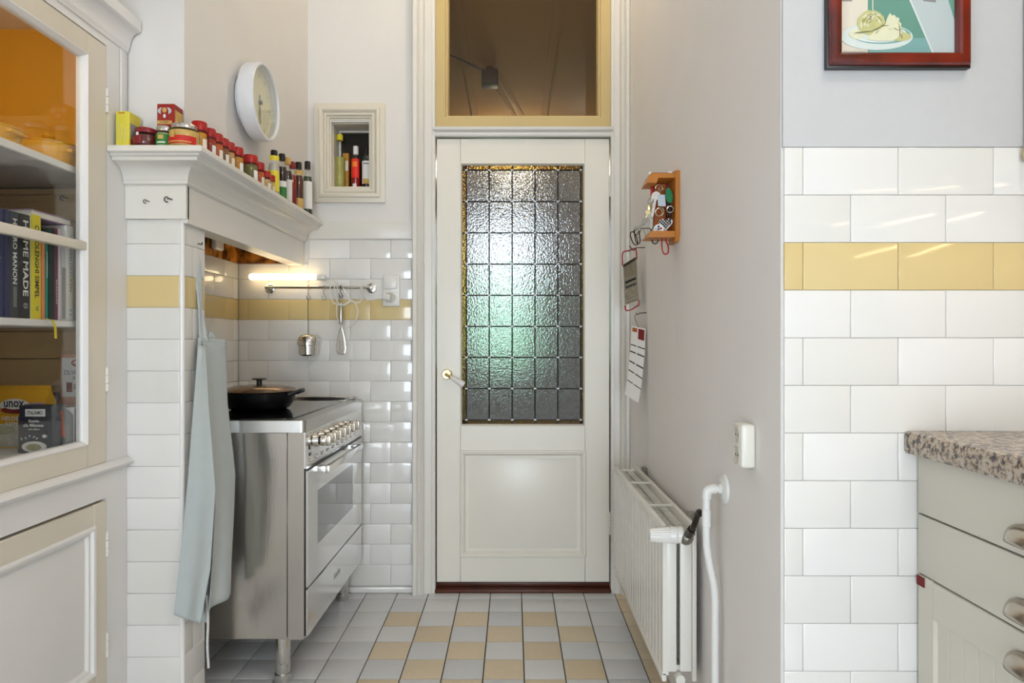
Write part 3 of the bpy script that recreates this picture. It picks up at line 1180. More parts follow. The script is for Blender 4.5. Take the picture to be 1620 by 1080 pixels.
b.rbox((T0 + 0.002, gy0 - 0.001, 1.486), (T1, gy1 + 0.001, 1.512), 0.004, 2)
b.build('glazing_bar', M['paint_cupboard'], gdo)
for za, zb in ((gz0, 1.499), (1.499, gz1)):
    b = MB()
    b.box((T0 + 0.009, gy0, za), (T0 + 0.012, gy1, zb))
    b.build('pane', M['glass'], gdo)
# lower door
b = MB()
lz0, lz1 = 0.135, 0.754
pz0, pz1, py0, py1 = 0.262, 0.690, DY0 + 0.085, 1.915
b.rbox((T0, DY0, lz0), (T1, py0, lz1), 0.003, 1)
b.rbox((T0, py1, lz0), (T1, DY1, lz1), 0.003, 1)
b.rbox((T0, py0 - 0.001, lz0), (T1 - 0.0005, py1 + 0.001, pz0), 0.002, 1)
b.rbox((T0, py0 - 0.001, pz1), (T1 - 0.0005, py1 + 0.001, lz1), 0.002, 1)
ldo = b.build('panel_door', M['paint_cupboard'], cup)
b = MB()
b.frame(py0 - 0.004, py1 + 0.004, pz0 - 0.004, pz1 + 0.004, 0.05, [(0, T0), (0, T1 + 0.002), (0.006, T1 + 0.007), (0.013, T1 + 0.005), (0.016, T1 - 0.003), (0.024, T1 - 0.004), (0.030, T1 - 0.012), (0.030, T0)], axis='x')
b.build('panel_moulding', M['paint_cupboard_white'], ldo)
b = MB()
a0, a1, c0, c1 = py0 + 0.02, py1 - 0.02, pz0 + 0.02, pz1 - 0.02
b.add([(T1 - 0.014, a0, c0), (T1 - 0.014, a1, c0), (T1 - 0.014, a1, c1), (T1 - 0.014, a0, c1),
       (T1 - 0.006, a0 + 0.04, c0 + 0.04), (T1 - 0.006, a1 - 0.04, c0 + 0.04), (T1 - 0.006, a1 - 0.04, c1 - 0.04), (T1 - 0.006, a0 + 0.04, c1 - 0.04)],
      [(0, 1, 5, 4), (1, 2, 6, 5), (2, 3, 7, 6), (3, 0, 4, 7), (4, 5, 6, 7)])
b.build('raised_panel', M['paint_cupboard_white'], ldo)
for z, p in ((EYE + (541 - 160) * 1.975 / F, gdo), (EYE + (541 - 600) * 1.975 / F, gdo), (EYE + (541 - 860) * 1.975 / F, ldo), (EYE + (541 - 1019) * 1.975 / F, ldo)):
    hinge(p, FX + 0.003, DY1 + 0.001, z - 0.036, z + 0.036, M['paint_white'], r=0.006)

# things inside the cupboard ------------------------------------------------
BX = -1.262


def byY(px, X=BX):
    return -X * F / (812 - px)


def book(p0, p1, zt, depth, cover, label, spine=None, text=None, tcol=None, tz=None, X=BX, name='book', tw=0.5, pages=True):
    y0, y1 = byY(p0, X) + 0.0004, byY(p1, X) - 0.0004
    z0 = 1.2872
    th = y1 - y0
    t = thing(name, label, 'book', (X - depth / 2, (y0 + y1) / 2, z0), 'cookbooks on the cupboard shelf')
    c = min(0.0025, th * 0.2)
    b = MB()
    b.rbox((X - depth, y0, z0), (X - 0.004, y0 + c, zt), 0.0004, 1)
    b.rbox((X - depth, y1 - c, z0), (X - 0.004, y1, zt), 0.0004, 1)
    b.prism([(X - 0.006, y0), (X - 0.001, y0 + th * 0.08), (X, y0 + th * 0.3), (X, y0 + th * 0.7), (X - 0.001, y1 - th * 0.08), (X - 0.006, y1)], 'z', z0, zt, 1)
    b.build('cover', [cover, spine or cover], t)
    if pages:
        b = MB()
        b.box((X - depth + 0.004, y0 + c, z0 + 0.003), (X - 0.006, y1 - c, zt - 0.003))
        b.build('page_block', M['pages'], t)
    if text:
        for (s_, za, zb, wfrac, colr) in text:
            w = th * wfrac
            ymid = (y0 + y1) / 2
            # words run downwards: right = -Z, up = +Y
            lettering(t, s_, za - zb, w, (X, ymid - w / 2, za), (0, 0, -1), (0, 1, 0), colr)
    return t


WHT = M['white']
book(-16, 7, 1.556, 0.21, M['navy'], 'navy cookbook at the near end of the shelf row')
book(7, 15.5, 1.556, 0.21, M['navy'], 'thin navy book with pale bands beside the slate-grey cookbook')
b = book(15.5, 31, 1.556, 0.21, M['slate'], 'slate-grey cookbook with pale capital letters on its spine',
         text=[('H', 1.538, 1.524, 0.45, WHT), ('RO MANON', 1.49, 1.373, 0.45, WHT), ('ooooooooooooo', 1.366, 1.315, 0.4, M['grey_cover'])])
book(31, 49.5, 1.556, 0.21, M['charcoal'], 'black cookbook with big white brush lettering on its spine',
     text=[('HOME MADE', 1.54, 1.345, 0.46, WHT), ('8', 1.328, 1.312, 0.4, M['grey_cover'])])
yb = book(50, 66.5, 1.562, 0.22, M['white'], 'yellow-spined white cookbook with a ribbon bookmark hanging down', spine=M['yellow'],
          text=[('OTTOLENGHI SIMPEL', 1.535, 1.342, 0.42, M['charcoal']), ('9', 1.322, 1.308, 0.3, M['cabbage_dark'])])
yy = byY(63)
b = MB()
pts = [(BX - 0.004, yy, 1.2895), (BX + 0.014, yy + 0.004, 1.2893), (BX + 0.0275, yy + 0.012, 1.284), (BX + 0.029, yy + 0.018, 1.265), (BX + 0.029, yy + 0.02, 1.236)]
for i in range(len(pts) - 1):
    a_, c_ = pts[i], pts[i + 1]
    b.add([(a_[0], a_[1] - 0.005, a_[2]), (a_[0], a_[1] + 0.005, a_[2]), (c_[0], c_[1] + 0.005, c_[2]), (c_[0], c_[1] - 0.005, c_[2]),
           (a_[0] - 0.0006, a_[1] - 0.005, a_[2] - 0.0006), (a_[0] - 0.0006, a_[1] + 0.005, a_[2] - 0.0006), (c_[0] - 0.0006, c_[1] + 0.005, c_[2]), (c_[0] - 0.0006, c_[1] - 0.005, c_[2])],
          [(0, 1, 2, 3), (7, 6, 5, 4), (0, 3, 7, 4), (1, 5, 6, 2)])
b.build('ribbon_bookmark', M['yellow'], yb)
book(67, 72, 1.52, 0.19, M['orange'], 'thin orange book next to the yellow-spined cookbook')
book(72.3, 76.5, 1.52, 0.19, M['teal_cover'], 'thin teal book between the orange and dark green books', text=[('oooooooo', 1.47, 1.40, 0.4, WHT)])
book(76.8, 86, 1.535, 0.19, M['green_dark'], 'dark green book with a plain spine')
book(86.3, 92.5, 1.54, 0.19, M['plum'], 'plum book beside the dark green book', text=[('oooo', 1.40, 1.33, 0.3, M['pale_pink'])])
book(92.8, 97, 1.54, 0.19, M['pale_pink'], 'slim pale pink book beside the plum book')
wb = book(97.3, 104.3, 1.54, 0.19, M['pale_grey'], 'pale book with a grey label band low on its spine')
y0_, y1_ = byY(98.3), byY(103.6)
b = MB()
b.box((BX, y0_, 1.292), (BX + 0.0008, y1_, 1.435))
b.build('spine_label', M['grey_cover'], wb)
book(104.6, 118, 1.556, 0.19, M['white'], 'thick white book with small grey spine letters',
     text=[('WERELDKEUKEN', 1.51, 1.37, 0.3, M['grey_cover']), ('o o', 1.32, 1.30, 0.25, M['grey_cover'])])
book(118.3, 126, 1.525, 0.19, M['olive_grey'], 'olive-grey book with white lettering down its spine', text=[('Franse keuken', 1.51, 1.385, 0.42, WHT)])
book(126.3, 133, 1.50, 0.18, M['pale_blue'], 'pale blue-grey book near the hinge side of the cupboard')
book(133.3, 139, 1.51, 0.18, M['plum'], 'brownish plum book last in the row at the hinge side')
t = thing('book', 'lavender book lying flat across the tops of the upright books', 'book', (-1.33, 1.83, 1.557), 'cookbooks on the cupboard shelf')
ya, yb2 = byY(84, -1.27), byY(121, -1.265)
b = MB()
b.rbox((-1.42, 1.742, 1.5575), (-1.268, 1.898, 1.560), 0.0005, 1)
b.rbox((-1.42, 1.742, 1.574), (-1.268, 1.898, 1.5765), 0.0005, 1)
b.rbox((-1.42, 1.742, 1.5601), (-1.416, 1.898, 1.5739), 0.0005, 1)
b.build('cover', M['lavender'], t)
b = MB()
b.box((-1.415, 1.744, 1.5602), (-1.270, 1.896, 1.5738))
b.build('page_block', M['pages'], t)

# ochre dishes
def pot(cx, cy, r, h, label, lidh):
    zt = 1.7282
    t = thing('casserole', label, 'pot', (cx, cy, zt), 'ochre dishes on the top shelf')
    b = MB()
    b.lathe([(0, 0), (r * 0.82, 0), (r * 0.92, 0.006), (r * 0.98, h * 0.7), (r, h), (r * 0.95, h), (r * 0.9, h * 0.75), (r * 0.85, 0.01), (0, 0.008)], (cx, cy, zt), 32)
    bo = b.build('bowl', M['gold_pot'], t)
    for s in (-1, 1):
        b = MB()
        b.rbox((cx + s * r * 0.97 - 0.012, cy - 0.03, zt + h * 0.62), (cx + s * r * 0.97 + 0.012, cy + 0.03, zt + h * 0.82), 0.006)
        b.build('handle', M['gold_pot'], t)
    if lidh:
        b = MB()
        b.lathe([(0, h), (r * 1.01, h + 0.0005), (r * 1.02, h + 0.004), (r * 0.8, h + lidh * 0.45), (r * 0.4, h + lidh * 0.8), (0.014, h + lidh * 0.88), (0.010, h + lidh), (0.016, h + lidh + 0.008), (0.012, h + lidh + 0.014), (0, h + lidh + 0.015)], (cx, cy, zt), 32)
        b.build('lid', M['gold_pot'], t)
    return t


pot(-1.345, 1.915, 0.078, 0.062, 'round ochre lidded casserole on the top cupboard shelf', 0.022)
pot(-1.360, 1.685, 0.095, 0.040, 'shallow ochre dish on the top cupboard shelf, nearer the camera', 0.010)
# small hook under the top shelf
hkp = P(97, 313, 2.05)
side_hook((hkp[0], 2.056, hkp[2]), 0.016, 'bent wire hook on the planks inside the cupboard')

# packets on the cupboard floor
ZF = 0.9252


def packet(name, label, x0, x1, y, th, z1, m, group='packets on the cupboard floor', tap=0.0, cat='packet'):
    t = thing(name, label, cat, ((x0 + x1) / 2, y + th / 2, ZF), group)
    b = MB()
    # gusseted pouch: flat seam on top
    zm = z1 - (z1 - ZF) * 0.25
    v = [(x0, y, ZF), (x1, y, ZF), (x1, y + th, ZF), (x0, y + th, ZF),
         (x0, y, zm), (x1, y, zm), (x1, y + th, zm), (x0, y + th, zm),
         (x0 + tap, y + th * 0.45, z1 - 0.012), (x1 - tap, y + th * 0.45, z1 - 0.012), (x1 - tap, y + th * 0.55, z1 - 0.012), (x0 + tap, y + th * 0.55, z1 - 0.012),
         (x0 + tap, y + th * 0.45, z1), (x1 - tap, y + th * 0.45, z1), (x1 - tap, y + th * 0.55, z1), (x0 + tap, y + th * 0.55, z1)]
    f = [(3, 2, 1, 0)]
    for k in (0, 4, 8):
        for i in range(4):
            f.append((k + i, k + (i + 1) % 4, k + 4 + (i + 1) % 4, k + 4 + i))
    f.append((12, 13, 14, 15))
    b.add(v, f)
    return t, b


RT, UP = (1, 0, 0), (0, 0, 1)


def patch(parent, x0, x1, z0, z1, y, m, name='print', ell=False, n=20):
    b = MB()
    if ell:
        cx, cz, rx, rz = (x0 + x1) / 2, (z0 + z1) / 2, (x1 - x0) / 2, (z1 - z0) / 2
        pts = [(cx + rx * cos(2 * pi * i / n), cz + rz * sin(2 * pi * i / n)) for i in range(n)]
        b.prism(pts, 'y', y, y + 0.0005)
    else:
        b.box((x0, y, z0), (x1, y + 0.0005, z1))
    return b.build(name, m, parent, smooth=0)


M['mustard_card'] = mat('pouch_yellow', S(226, 168, 30), 0.35, noise=(12, 0.06))
M['pink_card'] = mat('pouch_pink', S(196, 162, 176), 0.4)
M['navy_print'] = mat('navy_print', S(24, 26, 56), 0.4)
M['pack_dark'] = mat('dark_pack', S(58, 58, 64), 0.45)
M['pack_grey'] = mat('pack_side_grey', S(120, 120, 122), 0.5)
M['food'] = mat('food_print', S(196, 188, 170), 0.5, noise=(60, 0.5))
M['food_green'] = mat('food_print_green', S(160, 160, 120), 0.5, noise=(70, 0.5))
M['peach'] = mat('peach_card', S(222, 160, 128), 0.5)
M['coral'] = mat('coral_card', S(236, 128, 98), 0.5)
M['purple_card'] = mat('purple_card', S(130, 108, 128), 0.5)
M['rust'] = mat('rust_card', S(178, 92, 44), 0.5)

# yellow soup pouch
t, b = packet('soup_pouch', 'yellow and pink soup pouch with a red and white emblem', -1.475, -1.325, 1.872, 0.045, 1.102, None, tap=0.0)
b.build('pouch', M['mustard_card'], t)
fy = 1.8705
patch(t, -1.368, -1.325, 0.93, 1.055, fy, M['pink_card'])
patch(t, -1.475, -1.368, 0.93, 0.995, fy, M['food'])
patch(t, -1.47, -1.41, 0.965, 0.99, fy - 0.0006, M['food_green'], ell=True)
patch(t, -1.452, -1.368, 1.028, 1.066, fy - 0.0008, M['white'], ell=True)
patch(t, -1.449, -1.371, 1.024, 1.044, fy - 0.0014, M['red_dark'], ell=True)
patch(t, -1.445, -1.375, 1.036, 1.064, fy - 0.002, M['white'], 'print', ell=True)
lettering(t, 'unox', 0.058, 0.018, (-1.439, fy - 0.0026, 1.042), RT, UP, M['navy_print'])
lettering(t, 'HELDERE', 0.066, 0.012, (-1.446, fy - 0.0006, 1.004), RT, UP, M['white'])
lettering(t, 'KIPPEN', 0.050, 0.011, (-1.436, fy - 0.0006, 0.989), RT, UP, M['white'])
patch(t, -1.376, -1.352, 1.034, 1.047, fy - 0.003, M['navy_print'])
lettering(t, 'BLIJE', 0.018, 0.005, (-1.373, fy - 0.0036, 1.038), RT, UP, M['white'])

# dark risotto pack
t, b = packet('risotto_packet', 'dark grey risotto packet with white name plate and flowers', -1.340, -1.248, 1.790, 0.035, 1.056, None, tap=0.004)
b.build('box', M['pack_dark'], t)
fy = 1.7895
b = MB()
b.add([(-1.3395, fy, ZF), (-1.2485, fy, ZF), (-1.2515, fy, 1.054), (-1.3365, fy, 1.054), (-1.3395, fy + 0.0008, ZF), (-1.2485, fy + 0.0008, ZF), (-1.2515, fy + 0.0158, 1.054), (-1.3365, fy + 0.0158, 1.054)],
      [(0, 1, 2, 3), (7, 6, 5, 4), (0, 4, 5, 1), (1, 5, 6, 2), (2, 6, 7, 3), (3, 7, 4, 0)])
b.build('front_panel', M['pack_dark'], t)
patch(t, -1.336, -1.300, 1.012, 1.052, fy - 0.0008, M['navy_print'])
patch(t, -1.320, -1.266, 1.025, 1.045, fy - 0.0014, M['white'])
lettering(t, 'ITALIAMO', 0.042, 0.010, (-1.314, fy - 0.0018, 1.030), RT, UP, M['ink'])
lettering(t, 'Risotto', 0.028, 0.008, (-1.310, fy - 0.0014, 1.009), RT, UP, M['white'])
lettering(t, 'alla Milanese', 0.055, 0.0085, (-1.325, fy - 0.0014, 0.997), RT, UP, M['white'])
lettering(t, 'with Saffron', 0.030, 0.005, (-1.311, fy - 0.0014, 0.988), RT, UP, M['white'])
patch(t, -1.276, -1.260, 0.966, 0.977, fy - 0.0012, M['grey_cover'], ell=True)
patch(t, -1.272, -1.264, 0.967, 0.976, fy - 0.0018, M['white'], ell=True)
patch(t, -1.330, -1.262, 0.928, 0.958, fy - 0.0012, M['white'], ell=True)
patch(t, -1.318, -1.276, 0.932, 0.951, fy - 0.0018, M['food_green'], ell=True)
for i, (dx, dz, aa) in enumerate(((-1.328, 0.960, 2.0), (-1.316, 0.963, 2.2), (-1.308, 0.968, 1.5), (-1.299, 0.966, 0.9), (-1.292, 0.963, 0.6))):
    pts = [(dx + 0.009 * cos(aa) * c_ - 0.0028 * sin(aa) * s_, fy - 0.0012, dz + 0.009 * sin(aa) * c_ + 0.0028 * cos(aa) * s_) for c_, s_ in ((0, 0), (0.5, -1), (1, 0), (0.5, 1))]
    MB().plate(pts, 0.0004).build('print', M['pale_blue'], t, smooth=0)

# coral pouch behind it, slim white box, groats box
t, b = packet('paper_packet', 'grey and coral paper packet beside the dark risotto packet', -1.300, -1.2465, 1.842, 0.03, 1.052, None, tap=0.012)
b.build('bag', M['pack_grey'], t)
b = MB()
b.add([(-1.272, 1.8412, 0.965), (-1.2475, 1.8412, 0.962), (-1.256, 1.8412, 1.035), (-1.262, 1.8412, 1.035)], [(0, 1, 2, 3)])
b.build('print', M['coral'], t, smooth=0)
t = thing('slim_box', 'slim white and purple cardboard box at the hinge side', 'box', (-1.262, 1.905, ZF), 'packets on the cupboard floor')
b = MB()
b.rbox((-1.2735, 1.880, ZF), (-1.2485, 1.945, 1.040), 0.001, 1)
b.build('carton', M['white'], t)
b = MB()
b.box((-1.2486, 1.882, ZF + 0.002), (-1.2480, 1.944, 1.038))
b.build('side_print', M['purple_card'], t)
patch(t, -1.268, -1.254, 0.985, 0.993, 1.8793, M['red'], ell=True)
t = thing('groats_box', 'tall peach cardboard box with a white printed panel, behind the slim box', 'box', (-1.31, 1.99, ZF), 'packets on the cupboard floor')
b = MB()
b.rbox((-1.352, 1.972, ZF), (-1.250, 2.02, 1.190), 0.001, 1)
b.build('carton', M['peach'], t)
fy = 1.9713
b = MB()
pts = []
for i in range(13):
    pts.append((-1.346 + i * 0.0078, 1.178 + (0.002 if i % 2 else 0)))
for i in range(12, -1, -1):
    pts.append((-1.346 + i * 0.0078, 1.062 + (0.002 if i % 2 else 0)))
b.prism(pts, 'y', fy, fy + 0.0005)
b.build('print', M['white'], t, smooth=0)
patch(t, -1.318, -1.268, 1.152, 1.176, fy - 0.0007, M['red'], ell=True)
patch(t, -1.314, -1.272, 1.156, 1.172, fy - 0.0012, M['white'], ell=True)
lettering(t, 'Lassie', 0.034, 0.010, (-1.310, fy - 0.0018, 1.159), RT, UP, M['red'])
lettering(t, 'ZILVERVLIES', 0.088, 0.013, (-1.341, fy - 0.0006, 1.129), RT, UP, M['grey_cover'])
lettering(t, 'BUILTJES', 0.058, 0.012, (-1.312, fy - 0.0006, 1.112), RT, UP, M['grey_cover'])
patch(t, -1.332, -1.314, 1.078, 1.106, fy - 0.0007, M['red_dark'])
patch(t, -1.312, -1.280, 1.085, 1.102, fy - 0.0007, M['food'])
patch(t, -1.290, -1.252, 1.056, 1.096, fy - 0.0011, M['food_green'], ell=True)
t = thing('jar', 'small dark jar half hidden behind the packets in the cupboard', 'jar', (-1.36, 1.98, ZF), 'packets on the cupboard floor')
b = MB().lathe([(0, 0), (0.028, 0), (0.030, 0.004), (0.030, 0.115), (0.024, 0.125), (0.024, 0.13)], (-1.405, 2.0, ZF), 20)
b.build('body', M['jar_glass'], t)
MB().lathe([(0, 0.002), (0.027, 0.002), (0.027, 0.11), (0, 0.11)], (-1.405, 2.0, ZF), 20).build('contents', M['olive_grey'], t)
MB().lathe([(0.027, 0.126), (0.027, 0.146), (0, 0.148)], (-1.405, 2.0, ZF), 20).build('lid', M['charcoal'], t)

# ------------------------------------------------------------------ things on the mantel
SZ = 1.8162
G_M = 'jars and tins on the front of the mantel'
t = thing('carton', 'yellow carton standing at the cupboard end of the mantel', 'box', (-1.183, 2.03, SZ), G_M)
b = MB()
b.rbox((-1.206, 2.005, SZ), (-1.164, 2.066, SZ + 0.110), 0.0015, 1)
b.build('box', mat('yellow_carton', S(222, 208, 70), 0.5, noise=(30, 0.08)), t)
patch(t, -1.197, -1.178, SZ + 0.103, SZ + 0.106, 2.0043, M['rust'])
for i in range(3):
    patch(t, -1.199 + i * 0.011, -1.197 + i * 0.011, SZ + 0.02, SZ + 0.08 - 0.01 * i, 2.0043, M['cabbage'])
b = MB()
b.box((-1.1640, 2.01, SZ + 0.03), (-1.1634, 2.062, SZ + 0.075))
b.build('print', M['grey_cover'], t)
b = MB()
b.box((-1.1640, 2.01, SZ + 0.004), (-1.1634, 2.062, SZ + 0.028))
b.build('print', M['rust'], t)


def jar(name, label, cx, cy, prof, capr, capz0, capz1, fill, capm, z0=SZ, group=G_M, fillz=None, cat='jar', n=24, labelspec=None, glass=True, scap=None):
    t = thing(name, label, cat, (cx, cy, z0), group)
    MB().lathe(prof, (cx, cy, z0), n).build('glass_body', M['jar_glass'], t)
    ftop = fillz or (capz0 - 0.008)
    ins = []
    for r, h in prof:
        if h <= ftop:
            ins.append((max(0, r - 0.0015), max(0.0015, h)))
    rl = ins[-1][0]
    ins += [(rl, ftop), (0, ftop)]
    MB().lathe(ins, (cx, cy, z0), n).build('contents', fill, t)
    MB().lathe([(0, capz0), (capr, capz0), (capr, capz1 - 0.003), (capr - 0.002, capz1), (0, capz1)], (cx, cy, z0), n).build('lid', capm, t)
    if labelspec:
        for (a0, a1, za, zb, r, lm) in labelspec:
            b = MB()
            k = 10
            v, f = [], []
            for i in range(k + 1):
                a = a0 + (a1 - a0) * i / k
                for zz in (za, zb):
                    v.append((cx + r * sin(a), cy - r * cos(a), z0 + zz))
            for i in range(k):
                f.append((2 * i, 2 * i + 2, 2 * i + 3, 2 * i + 1))
            b.add(v, f)
            b.build('label', lm, t)
    return t


jam = mat('dark_jam', S(92, 26, 22), 0.25)
M['silver'] = mat('silver_lid', S(196, 192, 186), 0.25, 0.9)
M['green_label'] = mat('green_label', S(52, 128, 56), 0.5, noise=(80, 0.15))
M['red_label'] = mat('red_label', S(196, 34, 26), 0.5, noise=(60, 0.15))
M['gold_label'] = mat('gold_label', S(206, 168, 90), 0.5, noise=(60, 0.3))
M['wine'] = mat('wine_lid', S(128, 22, 34), 0.3)
jar('jam_jar', 'squat round jam jar with dark red lid beside the yellow carton', -1.127, 2.03,
    [(0, 0), (0.030, 0), (0.036, 0.008), (0.037, 0.022), (0.034, 0.036), (0.027, 0.044), (0.026, 0.048)], 0.030, 0.047, 0.062, jam, M['wine'],
    labelspec=[(-0.75, 0.15, 0.010, 0.034, 0.0375, M['wine']), (-0.45, -0.15, 0.036, 0.045, 0.033, M['white'])])
jar('jar', 'green-labelled jar with silver lid under the red tin', -1.072, 2.035,
    [(0, 0), (0.023, 0), (0.025, 0.003), (0.025, 0.044), (0.021, 0.052), (0.021, 0.056)], 0.0235, 0.055, 0.0705, M['cabbage'], M['silver'],
    labelspec=[(-1.2, 1.2, 0.010, 0.044, 0.0257, M['green_label']), (-0.5, 0.5, 0.016, 0.020, 0.0262, M['white']), (-0.35, 0.3, 0.028, 0.040, 0.0262, M['gold_label'])])
jar('jar', 'wide jar with silver lid and red-gold label at the mantel corner', -1.005, 2.020,
    [(0, 0), (0.040, 0), (0.043, 0.004), (0.043, 0.042), (0.035, 0.054), (0.034, 0.058)], 0.037, 0.056, 0.0705, M['gold_label'], M['silver'],
    labelspec=[(-1.3, 1.3, 0.006, 0.030, 0.0437, M['red_label']), (-0.6, -0.2, 0.024, 0.044, 0.0439, M['gold_label']), (-0.9, 0.9, 0.010, 0.013, 0.0442, M['gold_label'])])
t = thing('spice_tin', 'red and gold spice tin standing on two jar lids', 'tin', (-1.06, 2.045, SZ + 0.071), G_M)
TZ_ = SZ + 0.0708
M['tin_red'] = mat('tin_red', S(150, 24, 18), 0.35, noise=(40, 0.1))
b = MB()
b.rbox((-1.090, 2.022, TZ_), (-1.036, 2.074, TZ_ + 0.068), 0.002, 1)
b.build('tin', M['tin_red'], t)
patch(t, -1.088, -1.044, TZ_ + 0.006, TZ_ + 0.016, 2.0214, M['gold_label'])
lettering(t, 'HOT PAPRIKA', 0.03, 0.004, (-1.081, 2.0210, TZ_ + 0.009), RT, UP, M['ink'])
patch(t, -1.087, -1.045, TZ_ + 0.034, TZ_ + 0.058, 2.0214, M['pale_blue'], ell=True)
patch(t, -1.078, -1.054, TZ_ + 0.026, TZ_ + 0.060, 2.0209, M['tin_red'], ell=True)
patch(t, -1.073, -1.059, TZ_ + 0.040, TZ_ + 0.056, 2.0204, M['gold_label'], ell=True)
patch(t, -1.070, -1.062, TZ_ + 0.024, TZ_ + 0.036, 2.0204, M['white'], ell=True)
b = MB()
b.box((-1.0362, 2.026, TZ_ + 0.004), (-1.0352, 2.070, TZ_ + 0.050))
b.build('side_print', M['gold_label'], t)

# spice jars with red caps, in a row along the mantel
fills = {'mustard': mat('spice_mustard', S(192, 132, 32), 0.7, noise=(150, 0.2)), 'chilli': mat('spice_chilli', S(158, 52, 20), 0.7, noise=(150, 0.4)),
         'orange': mat('spice_orange', S(196, 92, 34), 0.7, noise=(150, 0.2)), 'tan': mat('spice_tan', S(196, 152, 92), 0.7, noise=(150, 0.2)),
         'herb': mat('spice_herbs', S(110, 104, 60), 0.8, noise=(150, 0.6)), 'brown': mat('spice_brown', S(130, 84, 44), 0.7, noise=(150, 0.3)),
         'sand': mat('spice_sand', S(208, 176, 118), 0.7, noise=(150, 0.15))}
SJ = [(315.5, 0.0225, 0.094, 'mustard', 'first red-capped spice jar from the mantel corner, mustard-yellow powder'),
      (331, 0.0205, 0.094, 'chilli', 'second red-capped spice jar from the mantel corner, dark chilli flakes'),
      (342.5, 0.0205, 0.094, 'orange', 'third red-capped spice jar from the mantel corner, orange powder'),
      (353, 0.0190, 0.094, 'brown', 'fourth red-capped spice jar from the mantel corner, brown powder'),
      (362, 0.0200, 0.094, 'tan', 'fifth red-capped spice jar from the mantel corner, tan powder'),
      (374.5, 0.0225, 0.096, 'mustard', 'sixth red-capped spice jar from the mantel corner, yellow-brown powder'),
      (385.5, 0.0190, 0.088, 'brown', 'seventh red-capped spice jar, half hidden behind the herb jar'),
      (396, 0.0265, 0.098, 'herb', 'largest red-capped spice jar, filled with dried green herbs'),
      (409.5, 0.0210, 0.098, 'orange', 'red-capped spice jar with orange powder just beyond the herb jar'),
      (420, 0.0200, 0.082, 'sand', 'short red-capped spice jar second from the bottles, sandy powder'),
      (428, 0.0180, 0.080, 'sand', 'short red-capped spice jar touching the first glass bottle')]
for i, (px, r, h, k, lab) in enumerate(SJ):
    X = -0.978 if k != 'herb' else -0.972
    if i == 6:
        X = -0.998
    Y = -X * F / (812 - px)
    t = jar('spice_jar', lab, X, Y, [(0, 0), (r * 0.95, 0), (r, 0.004), (r, h * 0.45), (r * 0.82, h * 0.64), (r * 0.82, h * 0.74)], r * 1.0, h * 0.70, h, fills[k], M['red'],
            group='red-capped spice jars on the mantel', n=18,
            labelspec=[(0.85, 1.6, h * 0.06, h * 0.42, r + 0.0006, M['white'] if i % 2 else M['paper'])])


def bottle(name, label, cx, cy, z0, prof, liquid, capm, cap, labels, group, gm=None, n=20, lz=None):
    """prof: outline (r,h); cap: (r,z0,z1)"""
    t = thing(name, label, 'bottle', (cx, cy, z0), group)
    MB().lathe(prof, (cx, cy, z0), n).build('glass_body', gm or M['jar_glass'], t)
    if liquid is not None:
        top = lz or prof[-1][1] * 0.85
        ins = []
        for r, h in prof:
            if h <= top:
                ins.append((max(0, r - 0.0018), max(0.002, h)))
        ins += [(ins[-1][0], top), (0, top)]
        MB().lathe(ins, (cx, cy, z0), n).build('liquid', liquid, t)
    MB().lathe([(0, cap[1]), (cap[0], cap[1]), (cap[0], cap[2] - 0.002), (cap[0] - 0.0015, cap[2]), (0, cap[2])], (cx, cy, z0), n).build('cap', capm, t)
    for (za, zb, r, lm, a0, a1) in labels:
        k = 12
        v, f = [], []
        for i in range(k + 1):
            a = a0 + (a1 - a0) * i / k
            for zz in (za, zb):
                v.append((cx + r * sin(a), cy - r * cos(a), z0 + zz))
        for i in range(k):
            f.append((2 * i, 2 * i + 2, 2 * i + 3, 2 * i + 1))
        MB().add(v, f).build('label', lm, t)
    return t


def bprof(r, h, neck=0.011, sh=0.62):
    return [(0, 0), (r * 0.92, 0), (r, 0.005), (r, h * sh), (r * 0.85, h * (sh + 0.07)), (neck, h * (sh + 0.17)), (neck, h * 0.92), (neck + 0.001, h * 0.95)]


M['dark_liquid'] = mat('dark_vinegar', S(40, 14, 10), 0.15)
M['red_liquid'] = mat('red_sauce', S(150, 16, 12), 0.2)
M['green_glass'] = mat('green_bottle', S(50, 66, 22), 0.1, coat=0.5)
M['brown_liquid'] = mat('brown_sauce', S(84, 40, 20), 0.2)
M['pale_liquid'] = mat('pale_liquid', S(190, 184, 170), 0.2)
M['yellow_label'] = mat('yellow_label', S(230, 210, 60), 0.5, noise=(60, 0.05))
M['olive_oil'] = mat('oil', S(176, 160, 60), 0.12, trans=0.5)
GB = 'sauce bottles at the far end of the mantel'


def onm(px, X=-0.978):
    return -X * F / (812 - px)


